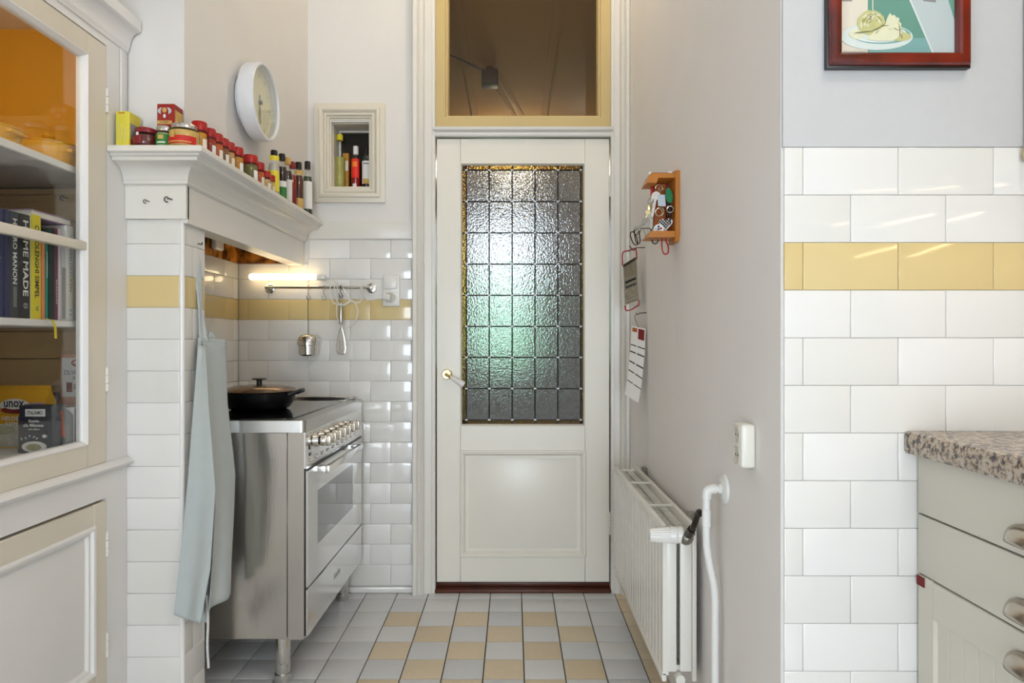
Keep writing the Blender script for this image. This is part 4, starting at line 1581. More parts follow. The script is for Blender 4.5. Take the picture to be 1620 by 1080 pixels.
BS = [(433.5, -0.975, 0.0225, 0.190, M['pale_liquid'], M['black'], [(0.02, 0.105, M['yellow_label']), (0.145, 0.165, M['yellow_label'])],
       'clear bottle with yellow label, first of the mantel bottles after the spice jars'),
      (446, -0.975, 0.021, 0.202, M['dark_liquid'], M['black'], [(0.015, 0.06, M['green_label']), (0.06, 0.085, M['white'])],
       'dark bottle with blue-white and green label, second of the mantel bottles'),
      (455, -0.985, 0.021, 0.214, M['dark_liquid'], M['gold_label'], [(0.015, 0.115, M['white'])],
       'dark bottle with gold cap and tall white label on the mantel'),
      (462.5, -0.985, 0.019, 0.212, M['red_liquid'], M['wine'], [(0.03, 0.09, M['wine'])],
       'slim dark red bottle between the white-labelled and amber bottles'),
      (472.5, -0.975, 0.022, 0.226, M['brown_liquid'], M['black'], [(0.012, 0.06, M['gold_label']), (0.165, 0.185, M['gold_label'])],
       'amber-brown bottle with gold label beside the olive oil bottle'),
      (486.5, -0.972, 0.0235, 0.262, M['green_glass'], M['black'], [(0.035, 0.165, M['white'])],
       'tall dark green olive oil bottle with white label, last on the mantel')]
for px, X, r, h, liq, cm, labs, lab in BS:
    Y = onm(px, X)
    bottle('sauce_bottle', lab, X, Y, SZ, bprof(r, h), liq, cm, (0.0135, h * 0.86, h), [(a, c_, r + 0.0008, m, -0.55, 1.35) for a, c_, m in labs], GB, lz=h * 0.72)

# ------------------------------------------------------------------ wall clock
cy, cz = 2.534, 2.143
ck = thing('wall_clock', 'round white wall clock with cream face on the chimney breast', 'clock', (-1.02, cy, cz))
ck.rotation_euler = (0, 0, 0)
xw = -1.0255
R_ = 0.1435
b = MB().lathe([(0.10, 0), (0.10, 0.018), (R_ * 0.97, 0.024), (R_, 0.032), (R_ + 0.001, 0.070), (R_, 0.080), (R_ - 0.004, 0.083), (R_ - 0.010, 0.082), (R_ - 0.012, 0.078), (R_ - 0.013, 0.050)], (xw, cy, cz), 64, ax=(1, 0, 0))
b.build('case', M['clock_white'], ck)
b = MB().lathe([(0, 0.052), (R_ - 0.012, 0.052), (R_ - 0.012, 0.048), (0, 0.048)], (xw, cy, cz), 64, ax=(1, 0, 0))
b.build('dial', M['clock_face'], ck)
b = MB()
for i in range(12):
    a = i * pi / 6
    w = 0.0022
    r0, r1 = 0.098, 0.110
    dy, dz = sin(a), cos(a)
    b.add([(xw + 0.0526, cy + dy * r0 - dz * w, cz + dz * r0 + dy * w), (xw + 0.0526, cy + dy * r0 + dz * w, cz + dz * r0 - dy * w),
           (xw + 0.0526, cy + dy * r1 + dz * w, cz + dz * r1 - dy * w), (xw + 0.0526, cy + dy * r1 - dz * w, cz + dz * r1 + dy * w)], [(0, 1, 2, 3)])
b.build('hour_marks', mat('clock_marks', S(170, 160, 130), 0.6), ck, smooth=0)


def hand(a, L, w, name):
    dy, dz = sin(a), cos(a)
    mb = MB()
    q = []
    for r, hw in ((-0.03, w), (0.0, w * 1.1), (L * 0.8, w * 0.8), (L * 0.82, w * 1.6), (L, w * 1.6)):
        q.append((r, hw))
    pts = [(xw + 0.055, cy + dy * r - dz * hw, cz + dz * r + dy * hw) for r, hw in q] + [(xw + 0.055, cy + dy * r + dz * hw, cz + dz * r - dy * hw) for r, hw in reversed(q)]
    mb.plate(pts, 0.0012)
    return mb.build(name, mat(name + '_metal', S(150, 142, 118), 0.35, 0.5), ck, smooth=0)


hand(radians(186), 0.094, 0.0013, 'minute_hand')
hand(radians(172), 0.078, 0.0016, 'hour_hand')
MB().lathe([(0, 0.050), (0.008, 0.050), (0.008, 0.062), (0.004, 0.064), (0, 0.064)], (xw, cy, cz), 16, ax=(1, 0, 0)).build('spindle', M['charcoal'], ck)
MB().lathe([(0, 0.0745), (R_ - 0.011, 0.0745), (R_ - 0.011, 0.0755), (0, 0.0755)], (xw, cy, cz), 48, ax=(1, 0, 0)).build('pane', M['jar_glass'], ck)

# ------------------------------------------------------------------ framed wall niche with bottles
ni = thing('wall_niche', 'small niche in a deep cream moulded frame between chimney and door', 'niche', (-0.8, YB, 1.907))
b = MB()
b.frame(-0.970, -0.626, 1.907, 2.391, 0.09, [(0, YB), (0, YB - 0.018), (0.010, YB - 0.022), (0.022, YB - 0.022), (0.026, YB - 0.030), (0.036, YB - 0.034), (0.042, YB - 0.030), (0.046, YB - 0.020),
                                              (0.052, YB - 0.026), (0.060, YB - 0.026), (0.064, YB - 0.014), (0.070, YB - 0.014), (0.074, YB - 0.004), (0.080, YB - 0.004), (0.080, YB + 0.05)])
b.build('frame', M['paint_niche'], ni)
b = MB()
ND = YB + 0.185
b.box((NX0 - 0.03, YB + 0.02, NZ0 - 0.03), (NX0 + 0.006, ND, NZ1 + 0.03))
b.box((NX1 - 0.003, YB + 0.02, NZ0 - 0.03), (NX1 + 0.03, ND, NZ1 + 0.03))
b.box((NX0, YB + 0.02, NZ1 - 0.003), (NX1, ND, NZ1 + 0.03))
b.box((NX0, YB + 0.02, NZ0 - 0.03), (NX1, ND, NZ0 + 0.004))
b.build('lining', M['paint_niche'], ni)
b = MB()
b.frame(NX0 + 0.006, NX1 - 0.003, NZ0 - 0.02, NZ1 - 0.003, 0.03, [(0, YB + 0.15), (0, YB + 0.13), (0.007, YB + 0.13), (0.007, YB + 0.15)])
b.build('inner_frame', M['paint_white'], ni)
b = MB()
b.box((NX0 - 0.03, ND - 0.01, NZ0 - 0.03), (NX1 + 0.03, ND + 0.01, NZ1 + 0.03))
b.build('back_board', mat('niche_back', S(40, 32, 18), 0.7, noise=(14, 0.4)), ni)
NB = NZ0 + 0.0042
GN = 'bottles in the wall niche'
yb_ = YB + 0.075
xo = (537.5 - 812) * yb_ / F
oil = [(0, 0), (0.026, 0), (0.029, 0.004)]
for i in range(6):
    z = 0.012 + i * 0.024
    oil += [(0.0275, z), (0.0295, z + 0.006), (0.0295, z + 0.018)]
oil += [(0.029, 0.175), (0.022, 0.215), (0.014, 0.248), (0.013, 0.262)]
bottle('oil_bottle', 'ribbed clear oil bottle with yellow cap in the niche', xo, yb_, NB, oil, mat('sunflower_oil', S(188, 180, 96), 0.12, trans=0.3), M['yellow'], (0.0165, 0.258, 0.286), [], GN, lz=0.17)
yb2 = YB + 0.10
xo = (549 - 812) * yb2 / F
t = thing('packet', 'narrow yellow-orange packet behind the oil bottle in the niche', 'packet', (xo, yb2, NB), GN)
MB().rbox((xo - 0.02, yb2 - 0.012, NB), (xo + 0.011, yb2 + 0.02, NB + 0.20), 0.003, 1).build('packet', mat('orange_packet', S(196, 134, 44), 0.5, noise=(50, 0.3)), t)
MB().box((xo - 0.018, yb2 - 0.0128, NB + 0.11), (xo + 0.009, yb2 - 0.0121, NB + 0.16)).build('print', M['paper'], t)
yb3 = YB + 0.07
xo = (563 - 812) * yb3 / F
bottle('sauce_bottle', 'bright red sauce bottle with white cap in the niche', xo, yb3, NB, [(0, 0), (0.022, 0), (0.0235, 0.004), (0.0235, 0.14), (0.020, 0.165), (0.012, 0.185), (0.012, 0.195)], M['red_liquid'], M['white'], (0.0130, 0.185, 0.227),
       [(0.065, 0.160, 0.0243, mat('flame_label', S(230, 40, 24), 0.45, noise=(90, 0.2)), -0.9, 0.9), (0.120, 0.145, 0.0248, mat('orange_print', S(240, 130, 30), 0.5), -0.5, 0.5), (0.006, 0.036, 0.0246, M['white'], -0.45, 0.35)], GN, lz=0.15)
xo = (580.5 - 812) * yb3 / F
bottle('sauce_bottle', 'dark sauce bottle with black cap and white label in the niche', xo, yb3, NB, [(0, 0), (0.022, 0), (0.0235, 0.004), (0.0235, 0.14), (0.020, 0.162), (0.0125, 0.18), (0.0125, 0.195)], M['dark_liquid'], M['black'], (0.0145, 0.19, 0.236),
       [(0.035, 0.150, 0.0243, M['white'], -1.2, 1.2), (0.134, 0.138, 0.0248, M['charcoal'], -0.6, 0.6), (0.035, 0.06, 0.0248, M['gold_label'], -0.7, 0.7)], GN, lz=0.15)

# ------------------------------------------------------------------ stove alcove: lamp, rail, utensils, sockets
lampx0, lampx1, lampz, lampy = (393 - 812) * 3.2 / F, (502 - 812) * 3.2 / F, EYE + (541 - 437.5) * 3.2 / F, 3.205
tl = thing('tube_lamp', 'glowing white tube lamp on the tiles under the mantel', 'lamp', ((lampx0 + lampx1) / 2, YB, lampz))
prof = [(0, 0)] + [(0.0165 * sin(a), 0.0165 * (1 - cos(a))) for a in [i * pi / 12 for i in range(1, 7)]]
L = lampx1 - lampx0
prof += [(0.0165 * sin(a), L - 0.0165 * (1 + cos(a))) for a in [pi / 2 + i * pi / 12 for i in range(0, 6)]] + [(0, L)]
MB().lathe(prof, (lampx0, lampy, lampz), 20, ax=(1, 0, 0)).build('tube', M['tube'], tl)
b = MB()
b.rbox((lampx0 + 0.02, lampy + 0.017, lampz - 0.012), (lampx1 + 0.02, YB - 0.0005, lampz + 0.012), 0.003)
b.build('fitting', M['white_plastic'], tl)
b = MB()
b.rbox((lampx1 - 0.004, lampy - 0.011, lampz - 0.013), (lampx1 + 0.035, YB - 0.0005, lampz + 0.009), 0.004)
b.build('end_cap', M['white_plastic'], tl)


def smooth_path(pts, n=8):
    """Catmull-Rom"""
    Q = [Vector(p) for p in pts]
    out = []
    for i in range(len(Q) - 1):
        p0, p1, p2, p3 = Q[max(i - 1, 0)], Q[i], Q[i + 1], Q[min(i + 2, len(Q) - 1)]
        for k in range(n):
            t_ = k / n
            out.append((0.5 * ((2 * p1) + (-p0 + p2) * t_ + (2 * p0 - 5 * p1 + 4 * p2 - p3) * t_ ** 2 + (-p0 + 3 * p1 - 3 * p2 + p3) * t_ ** 3))[:])
    out.append(Q[-1][:])
    return out


cz_ = 3.205
cord = [(507, 441, 3.222), (515, 440, 3.222), (523, 441, 3.21), (528, 447, 3.165), (530, 460, 3.155), (534, 478, 3.16), (545, 483, 3.165), (556, 476, 3.165), (563, 481, 3.17), (566, 494, 3.175), (562, 508, 3.18), (552, 517, 3.19), (540, 515, 3.20),
        (533, 500, 3.20), (533, 480, 3.20), (535, 462, 3.165), (531, 450, 3.15), (524, 450, 3.15), (522, 464, 3.155), (528, 479, 3.16), (542, 482, 3.16), (553, 474, 3.16), (546, 462, 3.155), (543, 455, 3.155), (549, 466, 3.16), (557, 477, 3.17), (570, 477, 3.18),
        (574, 462, 3.17), (572, 452, 3.15), (570, 453, 3.15), (573, 466, 3.18), (580, 474, 3.21), (595, 473, 3.215), (606, 471, 3.205)]
MB().tube(smooth_path([P(*c) for c in cord], 5), 0.0024, 6).build('cable', M['white_plastic'], tl)
pg = P(611, 471, 3.2)
MB().lathe([(0, 0), (0.007, 0), (0.012, 0.012), (0.017, 0.022), (0.0175, 0.036), (0, 0.038)], (pg[0] - 0.016, 3.2, pg[2]), 16, ax=(1, 0, 0), sy=1.0).build('plug', M['white_plastic'], tl)

rz = EYE + (541 - 454.5) * 3.19 / F
rx0, rx1 = (425 - 812) * 3.22 / F, (587 - 812) * 3.22 / F
rail = thing('utensil_rail', 'chrome utensil rail screwed to the tiles below the lamp', 'rail', ((rx0 + rx1) / 2, YB, rz))
MB().cyl((rx0 - 0.004, 3.19, rz), (rx1 + 0.004, 3.19, rz), 0.0065, n=14).build('bar', M['chrome'], rail)
for x in (rx0, rx1):
    b = MB()
    b.lathe([(0, 0), (0.025, 0), (0.025, 0.003), (0.022, 0.005), (0.009, 0.006), (0.008, 0.05), (0, 0.052)], (x, YB - 0.0003, rz), 20, ax=(0, -1, 0))
    b.build('wall_flange', M['chrome'], rail)


def s_hook(x, lab, zdrop=0.062, m=None):
    y = 3.19
    pts = [(x + 0.004, y + 0.0085, rz - 0.012), (x + 0.004, y + 0.0088, rz)]
    for i in range(7):
        a = i * pi / 6
        pts.append((x + 0.002 - 0.002 * i / 6, y + 0.0088 * cos(a), rz + 0.0092 * sin(a)))
    pts.append((x + 0.002, y - 0.009, rz - zdrop * 0.5))
    for i in range(7):
        a = i * pi / 6
        pts.append((x + 0.004 - 0.009 * (1 - cos(a)) * 1.0 + 0.009, y - 0.009, rz - zdrop + 0.01 - 0.010 * sin(a)))
    pts.append((pts[-1][0] - 0.001, y - 0.009, rz - zdrop + 0.022))
    o = MB().tube(smooth_path(pts, 3), 0.0017, 8).build('s_hook', m or M['nickel'])
    return tag(o, lab, 'hook', 's-hooks on the utensil rail')


hx1, hx2, hx3 = [(p - 812) * 3.19 / F for p in (488, 512.5, 539)]
s_hook(hx1, 'chrome s-hook on the rail that carries the ladle')
s_hook(hx2, 'empty chrome s-hook in the middle of the rail')
s_hook(hx3, 'dark s-hook on the rail that carries the whisk', 0.05, M['iron'])
# ladle
lxx, ltop = hx1 + 0.001, rz - 0.052
lad = thing('ladle', 'small steel ladle hanging upside down on a thin wire from the rail', 'ladle', (lxx, 3.181, ltop))
zb = EYE + (541 - 562.5) * 3.18 / F
zt_ = EYE + (541 - 528) * 3.18 / F
MB().tube(smooth_path([(lxx, 3.181, ltop + 0.004), (lxx + 0.003, 3.181, ltop - 0.004), (lxx, 3.181, ltop - 0.012), (lxx, 3.181, zt_ + 0.03), (lxx, 3.183, zt_ - 0.004)], 4), 0.0013, 6).build('wire', M['iron'], lad)
hh = zt_ - zb
MB().lathe([(0.0, 0.0), (0.038, 0.0), (0.044, 0.006), (0.047, hh * 0.46), (0.052, hh * 0.48), (0.0525, hh * 0.66), (0.047, hh * 0.84), (0.034, hh * 0.95), (0.016, hh * 0.99), (0, hh)], (lxx, 3.183, zb), 32).build('cup', M['chrome'], lad)
# whisk
wx = hx3 + 0.004
wh = thing('whisk', 'balloon whisk with steel handle hanging from the rail', 'whisk', (wx, 3.18, rz - 0.05))
z1_, z2_, z3_ = EYE + (541 - 479) * 3.18 / F, EYE + (541 - 513) * 3.18 / F, EYE + (541 - 561) * 3.18 / F
MB().tube([(wx + 0.007 * sin(a), 3.181, z1_ + 0.018 - 0.02 * cos(a)) for a in [i * 2 * pi / 14 for i in range(14)]], 0.0017, 6, closed=True).build('hanging_ring', M['nickel'], wh)
MB().lathe([(0, 0), (0.007, 0.001), (0.0095, 0.01), (0.0085, z1_ - z2_ - 0.01), (0.006, z1_ - z2_), (0, z1_ - z2_)], (wx, 3.18, z2_), 16).build('handle', M['steel'], wh)
for k in range(5):
    a = k * pi / 5 + 0.2
    pts = []
    for i in range(21):
        t_ = i / 20
        u = (t_ - 0.5) * 2
        r = 0.031 * sin(pi * min(1, abs(u)) ** 0.75) if abs(u) > 0 else 0.0
        ang = t_ * 2 * pi
        # teardrop loop
        w_ = 0.030 * sin(ang / 2) ** 1.6 * (1 if t_ < 0.5 else -1) * abs(sin(ang)) ** 0.6
        zz = z2_ - (z2_ - z3_) * (0.5 - 0.5 * cos(ang))
        s_ = w_
        pts.append((wx + s_ * cos(a), 3.18 + s_ * sin(a) * 0.8, zz))
    MB().tube(pts, 0.0011, 5).build('wire', M['chrome'], wh)
# switch and socket plate on the back wall
sx0, sx1, sz0, sz1 = (606 - 812) * YB / F, (633 - 812) * YB / F, EYE + (541 - 484.5) * YB / F, EYE + (541 - 435) * YB / F
sw = thing('switch_plate', 'white light switch and socket plate on the tiles by the door', 'switch', ((sx0 + sx1) / 2, YB, sz0))
MB().rbox((sx0, YB - 0.014, sz0), (sx1, YB - 0.0004, sz1), 0.004, 2).build('plate', M['white_plastic'], sw)
xm, zm = (sx0 + sx1) / 2, (sz0 + sz1) / 2
MB().rbox((sx0 + 0.008, YB - 0.022, zm + 0.008), (sx1 - 0.014, YB - 0.013, sz1 - 0.010), 0.003, 2).build('rocker', M['white_plastic'], sw)
b = MB()
b.frame(sx0 + 0.008, sx1 - 0.010, sz0 + 0.010, zm - 0.004, 0.006, [(0, YB - 0.013), (0, YB - 0.018), (0.005, YB - 0.018), (0.006, YB - 0.013)])
b.build('socket_rim', M['white_plastic'], sw)
MB().lathe([(0.0255, 0.001), (0.0255, 0.004), (0.022, 0.004), (0.021, 0.0015), (0, 0.001)], (xm - 0.001, YB - 0.013, (sz0 + zm) / 2 + 0.003), 24, ax=(0, -1, 0)).build('socket_well', M['socket_dark'], sw)
# isolator box high on the alcove wall
ib = thing('switch_box', 'small white pull switch box on the scorched plaster inside the hood', 'switch', (XA, 2.98, 1.66))
yb4 = 2.985
MB().rbox((XA - 0.0005, yb4 - 0.045, 1.640), (XA + 0.026, yb4 + 0.045, 1.775), 0.012, 3).build('box', M['porcelain'], ib)
MB().rbox((XA + 0.024, yb4 - 0.018, 1.680), (XA + 0.031, yb4 + 0.018, 1.75), 0.003, 2).build('rocker', mat('amber_rocker', S(140, 90, 50), 0.3), ib)

# ------------------------------------------------------------------ range cooker
SX0, SX1, SY0, SY1 = -1.335, -0.738, 2.342, 3.222
st = thing('range_cooker', 'freestanding stainless steel range cooker with black hob', 'stove', (-1.04, 2.78, 0.0))
b = MB()
b.rbox((SX0, SY0 + 0.003, 0.172), (SX1 - 0.064, SY1 - 0.003, 0.905), 0.002, 1)
b.build('side_panel', M['steel_side'], st)
b = MB()
b.rbox((SX1 - 0.062, SY0, 0.172), (SX1 - 0.004, SY1, 0.906), 0.0012, 1)
b.build('front_frame', M['steel_side'], st)
b = MB()
# worktop slab with rounded front corners
c_ = 0.018
ol = [(SX0, SY0 - 0.004)] + [(SX1 + 0.002 - c_ + c_ * sin(a), SY0 - 0.004 + c_ - c_ * cos(a)) for a in [i * pi / 12 for i in range(7)]] + \
     [(SX1 + 0.002 - c_ + c_ * cos(a), SY1 + 0.004 - c_ + c_ * sin(a)) for a in [i * pi / 12 for i in range(7)]] + [(SX0, SY1 + 0.004)]
b.prism(ol, 'z', 0.906, 0.9475)
top = b.build('hob_surround', M['steel'], st)
b = MB()
b.rbox((SX0 + 0.04, SY0 + 0.028, 0.9474), (SX1 - 0.06, SY1 - 0.03, 0.9515), 0.001, 1)
b.build('hob_glass', M['black_glass'], st)
b = MB()
b.rbox((SX0, SY1 - 0.022, 0.9474), (SX1 - 0.03, SY1 + 0.003, 0.962), 0.002, 1)
b.build('end_strip', M['steel_side'], st)
b = MB()
b.prism([(SX1 - 0.006, 0.776), (SX1 + 0.004, 0.776), (SX1 + 0.001, 0.905), (SX1 - 0.006, 0.905)], 'y', SY0 + 0.006, SY1 - 0.006)
cp = b.build('control_panel', M['steel_front'], st)
kz = 0.858
for i in range(7):
    ky = 2.478 + i * 0.0765
    kb = MB().lathe([(0, 0), (0.023, 0), (0.023, 0.012), (0.019, 0.014), (0, 0.014)], (SX1 + 0.001, ky, kz), 20, ax=(1, 0, 0)).build('knob', M['chrome'], st)
    MB().lathe([(0.017, 0.013), (0.017, 0.020), (0, 0.020)], (SX1 + 0.001, ky, kz), 20, ax=(1, 0, 0)).build('collar', M['black'], kb)
    MB().lathe([(0.020, 0.019), (0.021, 0.022), (0.019, 0.040), (0.016, 0.043), (0, 0.043)], (SX1 + 0.001, ky, kz), 20, ax=(1, 0, 0)).build('barrel', M['chrome'], kb)
    MB().rbox((SX1 + 0.036, ky - 0.006, kz - 0.020), (SX1 + 0.055, ky + 0.006, kz + 0.020), 0.003, 2).build('grip', M['pewter'], kb)
for z in (0.838, 0.815):
    b = MB()
    b.rbox((SX1 - 0.001, 2.382, z), (SX1 + 0.005, 2.402, z + (0.02 if z > 0.82 else 0.012)), 0.002, 1)
    bt = b.build('push_button', M['charcoal'], st)
    b = MB()
    b.rbox((SX1 + 0.0045, 2.385, z + 0.003), (SX1 + 0.0065, 2.399, z + (0.017 if z > 0.82 else 0.009)), 0.001, 1)
    b.build('button_cap', M['silver'], bt)
for i in range(10):
    yy = 2.40 + i * 0.075
    b = MB()
    b.lathe([(0.0, 0.0), (0.017, 0.0002), (0.015, 0.006), (0.0, 0.0085)], (SX1 + 0.0025, yy, 0.800), 14, ax=(1, 0, 0), sx=1.0, sy=0.42)
    b.build('vent_louvre', M['steel_front'], st)
# gap, door, drawer
b = MB()
b.box((SX1 - 0.005, SY0 + 0.012, 0.180), (SX1 - 0.001, SY1 - 0.012, 0.778))
b.build('seal', M['black'], st)
b = MB()
dy0, dy1, dz0, dz1 = SY0 + 0.014, SY1 - 0.030, 0.352, 0.766
wy0, wy1, wz0, wz1 = 2.474, 3.028, 0.472, 0.672
x0_, x1_ = SX1 - 0.003, SX1 + 0.006
b.box((x0_, dy0, dz0), (x1_, wy0, dz1))
b.box((x0_, wy1, dz0), (x1_, dy1, dz1))
b.box((x0_, wy0, dz0), (x1_, wy1, wz0))
b.box((x0_, wy0, wz1), (x1_, wy1, dz1))
od = b.build('oven_door', M['steel_front'], st)
MB().box((x0_, wy0, wz0), (x1_ - 0.0015, wy1, wz1)).build('oven_window', M['oven_glass'], od)
hnd = MB().rbox((SX1 + 0.036, 2.468, 0.737), (SX1 + 0.052, 3.012, 0.765), 0.002, 2).build('door_handle', M['steel_front'], od)
for yy in (2.468, 2.982):
    MB().rbox((SX1 + 0.005, yy, 0.738), (SX1 + 0.037, yy + 0.030, 0.764), 0.002, 2).build('handle_post', M['steel_front'], od)
b = MB()
b.rbox((SX1 - 0.003, dy0, 0.176), (SX1 + 0.006, dy1, 0.344), 0.002, 1)
dr = b.build('drawer', M['steel_front'], st)
b = MB()
for i, (yy, s_) in enumerate(((2.70, 1), (2.725, 0.8), (2.75, 1.0), (2.775, 0.8))):
    b.tube([(SX1 + 0.0064, yy, 0.255), (SX1 + 0.0064, yy + 0.012, 0.255 + 0.024 * s_), (SX1 + 0.0064, yy + 0.018, 0.256)], 0.0011, 5)
b.build('emblem', M['grey_cover'], dr)
for (fx, fy) in ((-0.832, 2.388), (-0.815, 3.150), (-1.28, 2.39), (-1.28, 3.15)):
    lg = MB().lathe([(0, 0), (0.027, 0), (0.029, 0.004), (0.029, 0.034), (0.025, 0.036), (0.026, 0.040), (0.027, 0.172), (0, 0.172)], (fx, fy, 0.0), 24).build('leg', M['chrome'], st)

# braising pan on the hob
pcx, pcy, pz = -1.045, 2.72, 0.9518
pan = thing('braising_pan', 'black cast iron braising pan with dark metal lid on the hob', 'pan', (pcx, pcy, pz))
MB().lathe([(0, 0), (0.105, 0), (0.120, 0.008), (0.138, 0.034), (0.144, 0.062), (0.147, 0.072), (0.141, 0.072), (0.130, 0.03), (0.10, 0.012), (0, 0.010)], (pcx, pcy, pz), 48).build('pan_body', M['cast_iron'], pan)
MB().lathe([(0, 0.073), (0.145, 0.0725), (0.148, 0.076), (0.140, 0.083), (0.10, 0.094), (0.04, 0.099), (0, 0.100)], (pcx, pcy, pz), 48).build('lid', M['lid'], pan)
for s in (-1, 1):
    b = MB()
    pts = smooth_path([(pcx + s * 0.136, pcy - 0.055, pz + 0.062), (pcx + s * 0.168, pcy - 0.04, pz + 0.074), (pcx + s * 0.178, pcy, pz + 0.078), (pcx + s * 0.168, pcy + 0.04, pz + 0.074), (pcx + s * 0.136, pcy + 0.055, pz + 0.062)], 5)
    b.tube(pts, 0.008, 10)
    b.build('loop_handle', M['cast_iron'], pan)
kn = MB().lathe([(0, 0.098), (0.014, 0.098), (0.011, 0.103), (0.011, 0.116), (0.014, 0.119), (0.029, 0.121), (0.030, 0.124), (0.024, 0.126), (0, 0.124)], (pcx - 0.0, pcy, pz), 24).build('lid_knob', M['black'], pan)

# ------------------------------------------------------------------ apron on the pier
ap = thing('apron', 'pale blue-grey linen apron hanging from a hook on the tiled pier', 'apron', (-1.02, 2.16, 1.55))


def interp(tab, t):
    for i in range(len(tab) - 1):
        if tab[i][0] <= t <= tab[i + 1][0]:
            u = (t - tab[i][0]) / (tab[i + 1][0] - tab[i][0])
            u = u * u * (3 - 2 * u) * 0.5 + u * 0.5
            return tuple(a + (b_ - a) * u for a, b_ in zip(tab[i][1:], tab[i + 1][1:]))
    return tab[-1][1:]


def sheet(name, left, right, nu, nv, waves, seed, m, thick=0.0030, parent=ap):
    """left / right: table of (t, px, py, d)"""
    rng = random.Random(seed)
    ph = [rng.uniform(0, 6.28) for _ in range(8)]
    b = MB()
    v = []
    for j in range(nv + 1):
        t_ = j / nv
        A = Vector(P(*interp(left, t_)))
        B = Vector(P(*interp(right, t_)))
        ax = (B - A)
        nrm = Vector((ax.y, -ax.x, 0)).normalized()
        for i in range(nu + 1):
            u = i / nu
            p = A + ax * u
            amp = waves * (0.25 + 0.75 * t_) * sin(pi * u) ** 0.5 if 0 < u < 1 else 0
            d = amp * (0.75 * sin(2 * pi * 0.55 * u + ph[0] + 1.1 * t_) + 0.35 * t_ * sin(2 * pi * 1.25 * u + ph[1] - 1.9 * t_))
            d += 0.0015 * sin(9 * t_ + 4 * u + ph[3])
            p = p + nrm * d
            v.append(p[:])
    f = []
    for j in range(nv):
        for i in range(nu):
            a = j * (nu + 1) + i
            f.append((a, a + 1, a + nu + 2, a + nu + 1))
    b.add(v, f)
    o = b.build(name, m, parent, smooth=80)
    md = o.modifiers.new('thickness', 'SOLIDIFY')
    md.thickness = thick
    md.offset = 0
    return o


sheet('skirt_fold', [(0, 313, 545, 2.135), (0.2, 306, 640, 2.095), (0.45, 297, 760, 2.062), (0.75, 284, 890, 2.045), (1, 275, 972, 2.032)],
      [(0, 325, 548, 2.150), (0.2, 330, 640, 2.125), (0.45, 341, 775, 2.100), (0.75, 333, 900, 2.095), (1, 317, 986, 2.08)], 26, 40, 0.012, 2, M['apron'])
sheet('bib', [(0, 322, 540, 2.150), (0.25, 328, 640, 2.150), (0.5, 336, 740, 2.145), (0.7, 341, 800, 2.135), (0.88, 335, 900, 2.130), (1, 330, 968, 2.125)],
      [(0, 357, 541, 2.275), (0.25, 360, 640, 2.285), (0.5, 371, 750, 2.300), (0.7, 369, 830, 2.295), (0.88, 366, 900, 2.285), (1, 364, 938, 2.28)], 26, 40, 0.016, 5, M['apron'])
sheet('inner_fold', [(0, 320, 560, 2.158), (0.5, 328, 760, 2.15), (1, 312, 975, 2.12)],
      [(0, 332, 560, 2.2), (0.5, 345, 760, 2.2), (1, 327, 986, 2.165)], 14, 30, 0.008, 9, M['apron'])
sheet('bib_hem', [(0, 314, 534, 2.150), (1, 315, 552, 2.150)], [(0, 357, 537, 2.272), (1, 357.5, 552, 2.276)], 12, 3, 0.004, 5, M['apron'], 0.006)
# neck strap: a doubled band up to the hook
sheet('neck_strap', [(0, 307.5, 384, 2.165), (0.3, 309, 430, 2.165), (0.7, 313, 490, 2.16), (1, 316, 545, 2.155)],
      [(0, 313.5, 386, 2.185), (0.3, 318, 430, 2.19), (0.7, 321, 490, 2.18), (1, 330, 545, 2.185)], 6, 20, 0.003, 4, M['apron'], 0.003)
sheet('strap_knot', [(0, 331, 524, 2.21), (0.5, 328, 532, 2.20), (1, 332, 545, 2.20)], [(0, 335, 526, 2.225), (0.5, 341, 533, 2.235), (1, 341, 545, 2.235)], 5, 5, 0.006, 3, M['apron'], 0.006)
MB().tube(smooth_path([P(327, 940, 2.14), P(329, 980, 2.14), P(328, 1020, 2.14), P(330, 1056, 2.14)], 5), 0.004, 7).build('tie_string', M['string'], ap)
hkp = P(310, 384, 2.165)
o = MB().tube(smooth_path([(XC - 0.002, 2.176, hkp[2] - 0.002), (XC + 0.008, 2.176, hkp[2] - 0.002), (XC + 0.013, 2.176, hkp[2] - 0.004), (XC + 0.015, 2.176, hkp[2] + 0.004)], 4), 0.0022, 8).build('wall_hook', M['iron'])
tag(o, 'small dark hook on the tiled pier holding the apron strap', 'hook')

# ------------------------------------------------------------------ radiator on the right wall
RX0, RX1, RY0, RY1, RZ0, RZ1 = 0.440, 0.543, 1.955, 2.900, 0.222, 0.686
rad = thing('radiator', 'white double panel radiator with ribbed front on the right-hand wall', 'radiator', ((RX0 + RX1) / 2, (RY0 + RY1) / 2, RZ0))


def ribbed(xf, xb, name):
    b = MB()
    n = 20
    y0, y1 = RY0, RY1
    pitch = (y1 - y0 - 0.03) / n
    pts = [(xb, y0), (xf, y0), (xf, y0 + 0.015)]
    for i in range(n):
        a = y0 + 0.015 + i * pitch
        pts += [(xf, a + pitch * 0.30), (xf + 0.015, a + pitch * 0.36), (xf + 0.015, a + pitch * 0.64), (xf, a + pitch * 0.70)]
    pts += [(xf, y1), (xb, y1)]
    b.prism(pts, 'z', RZ0 + 0.02, RZ1 - 0.025)
    return b


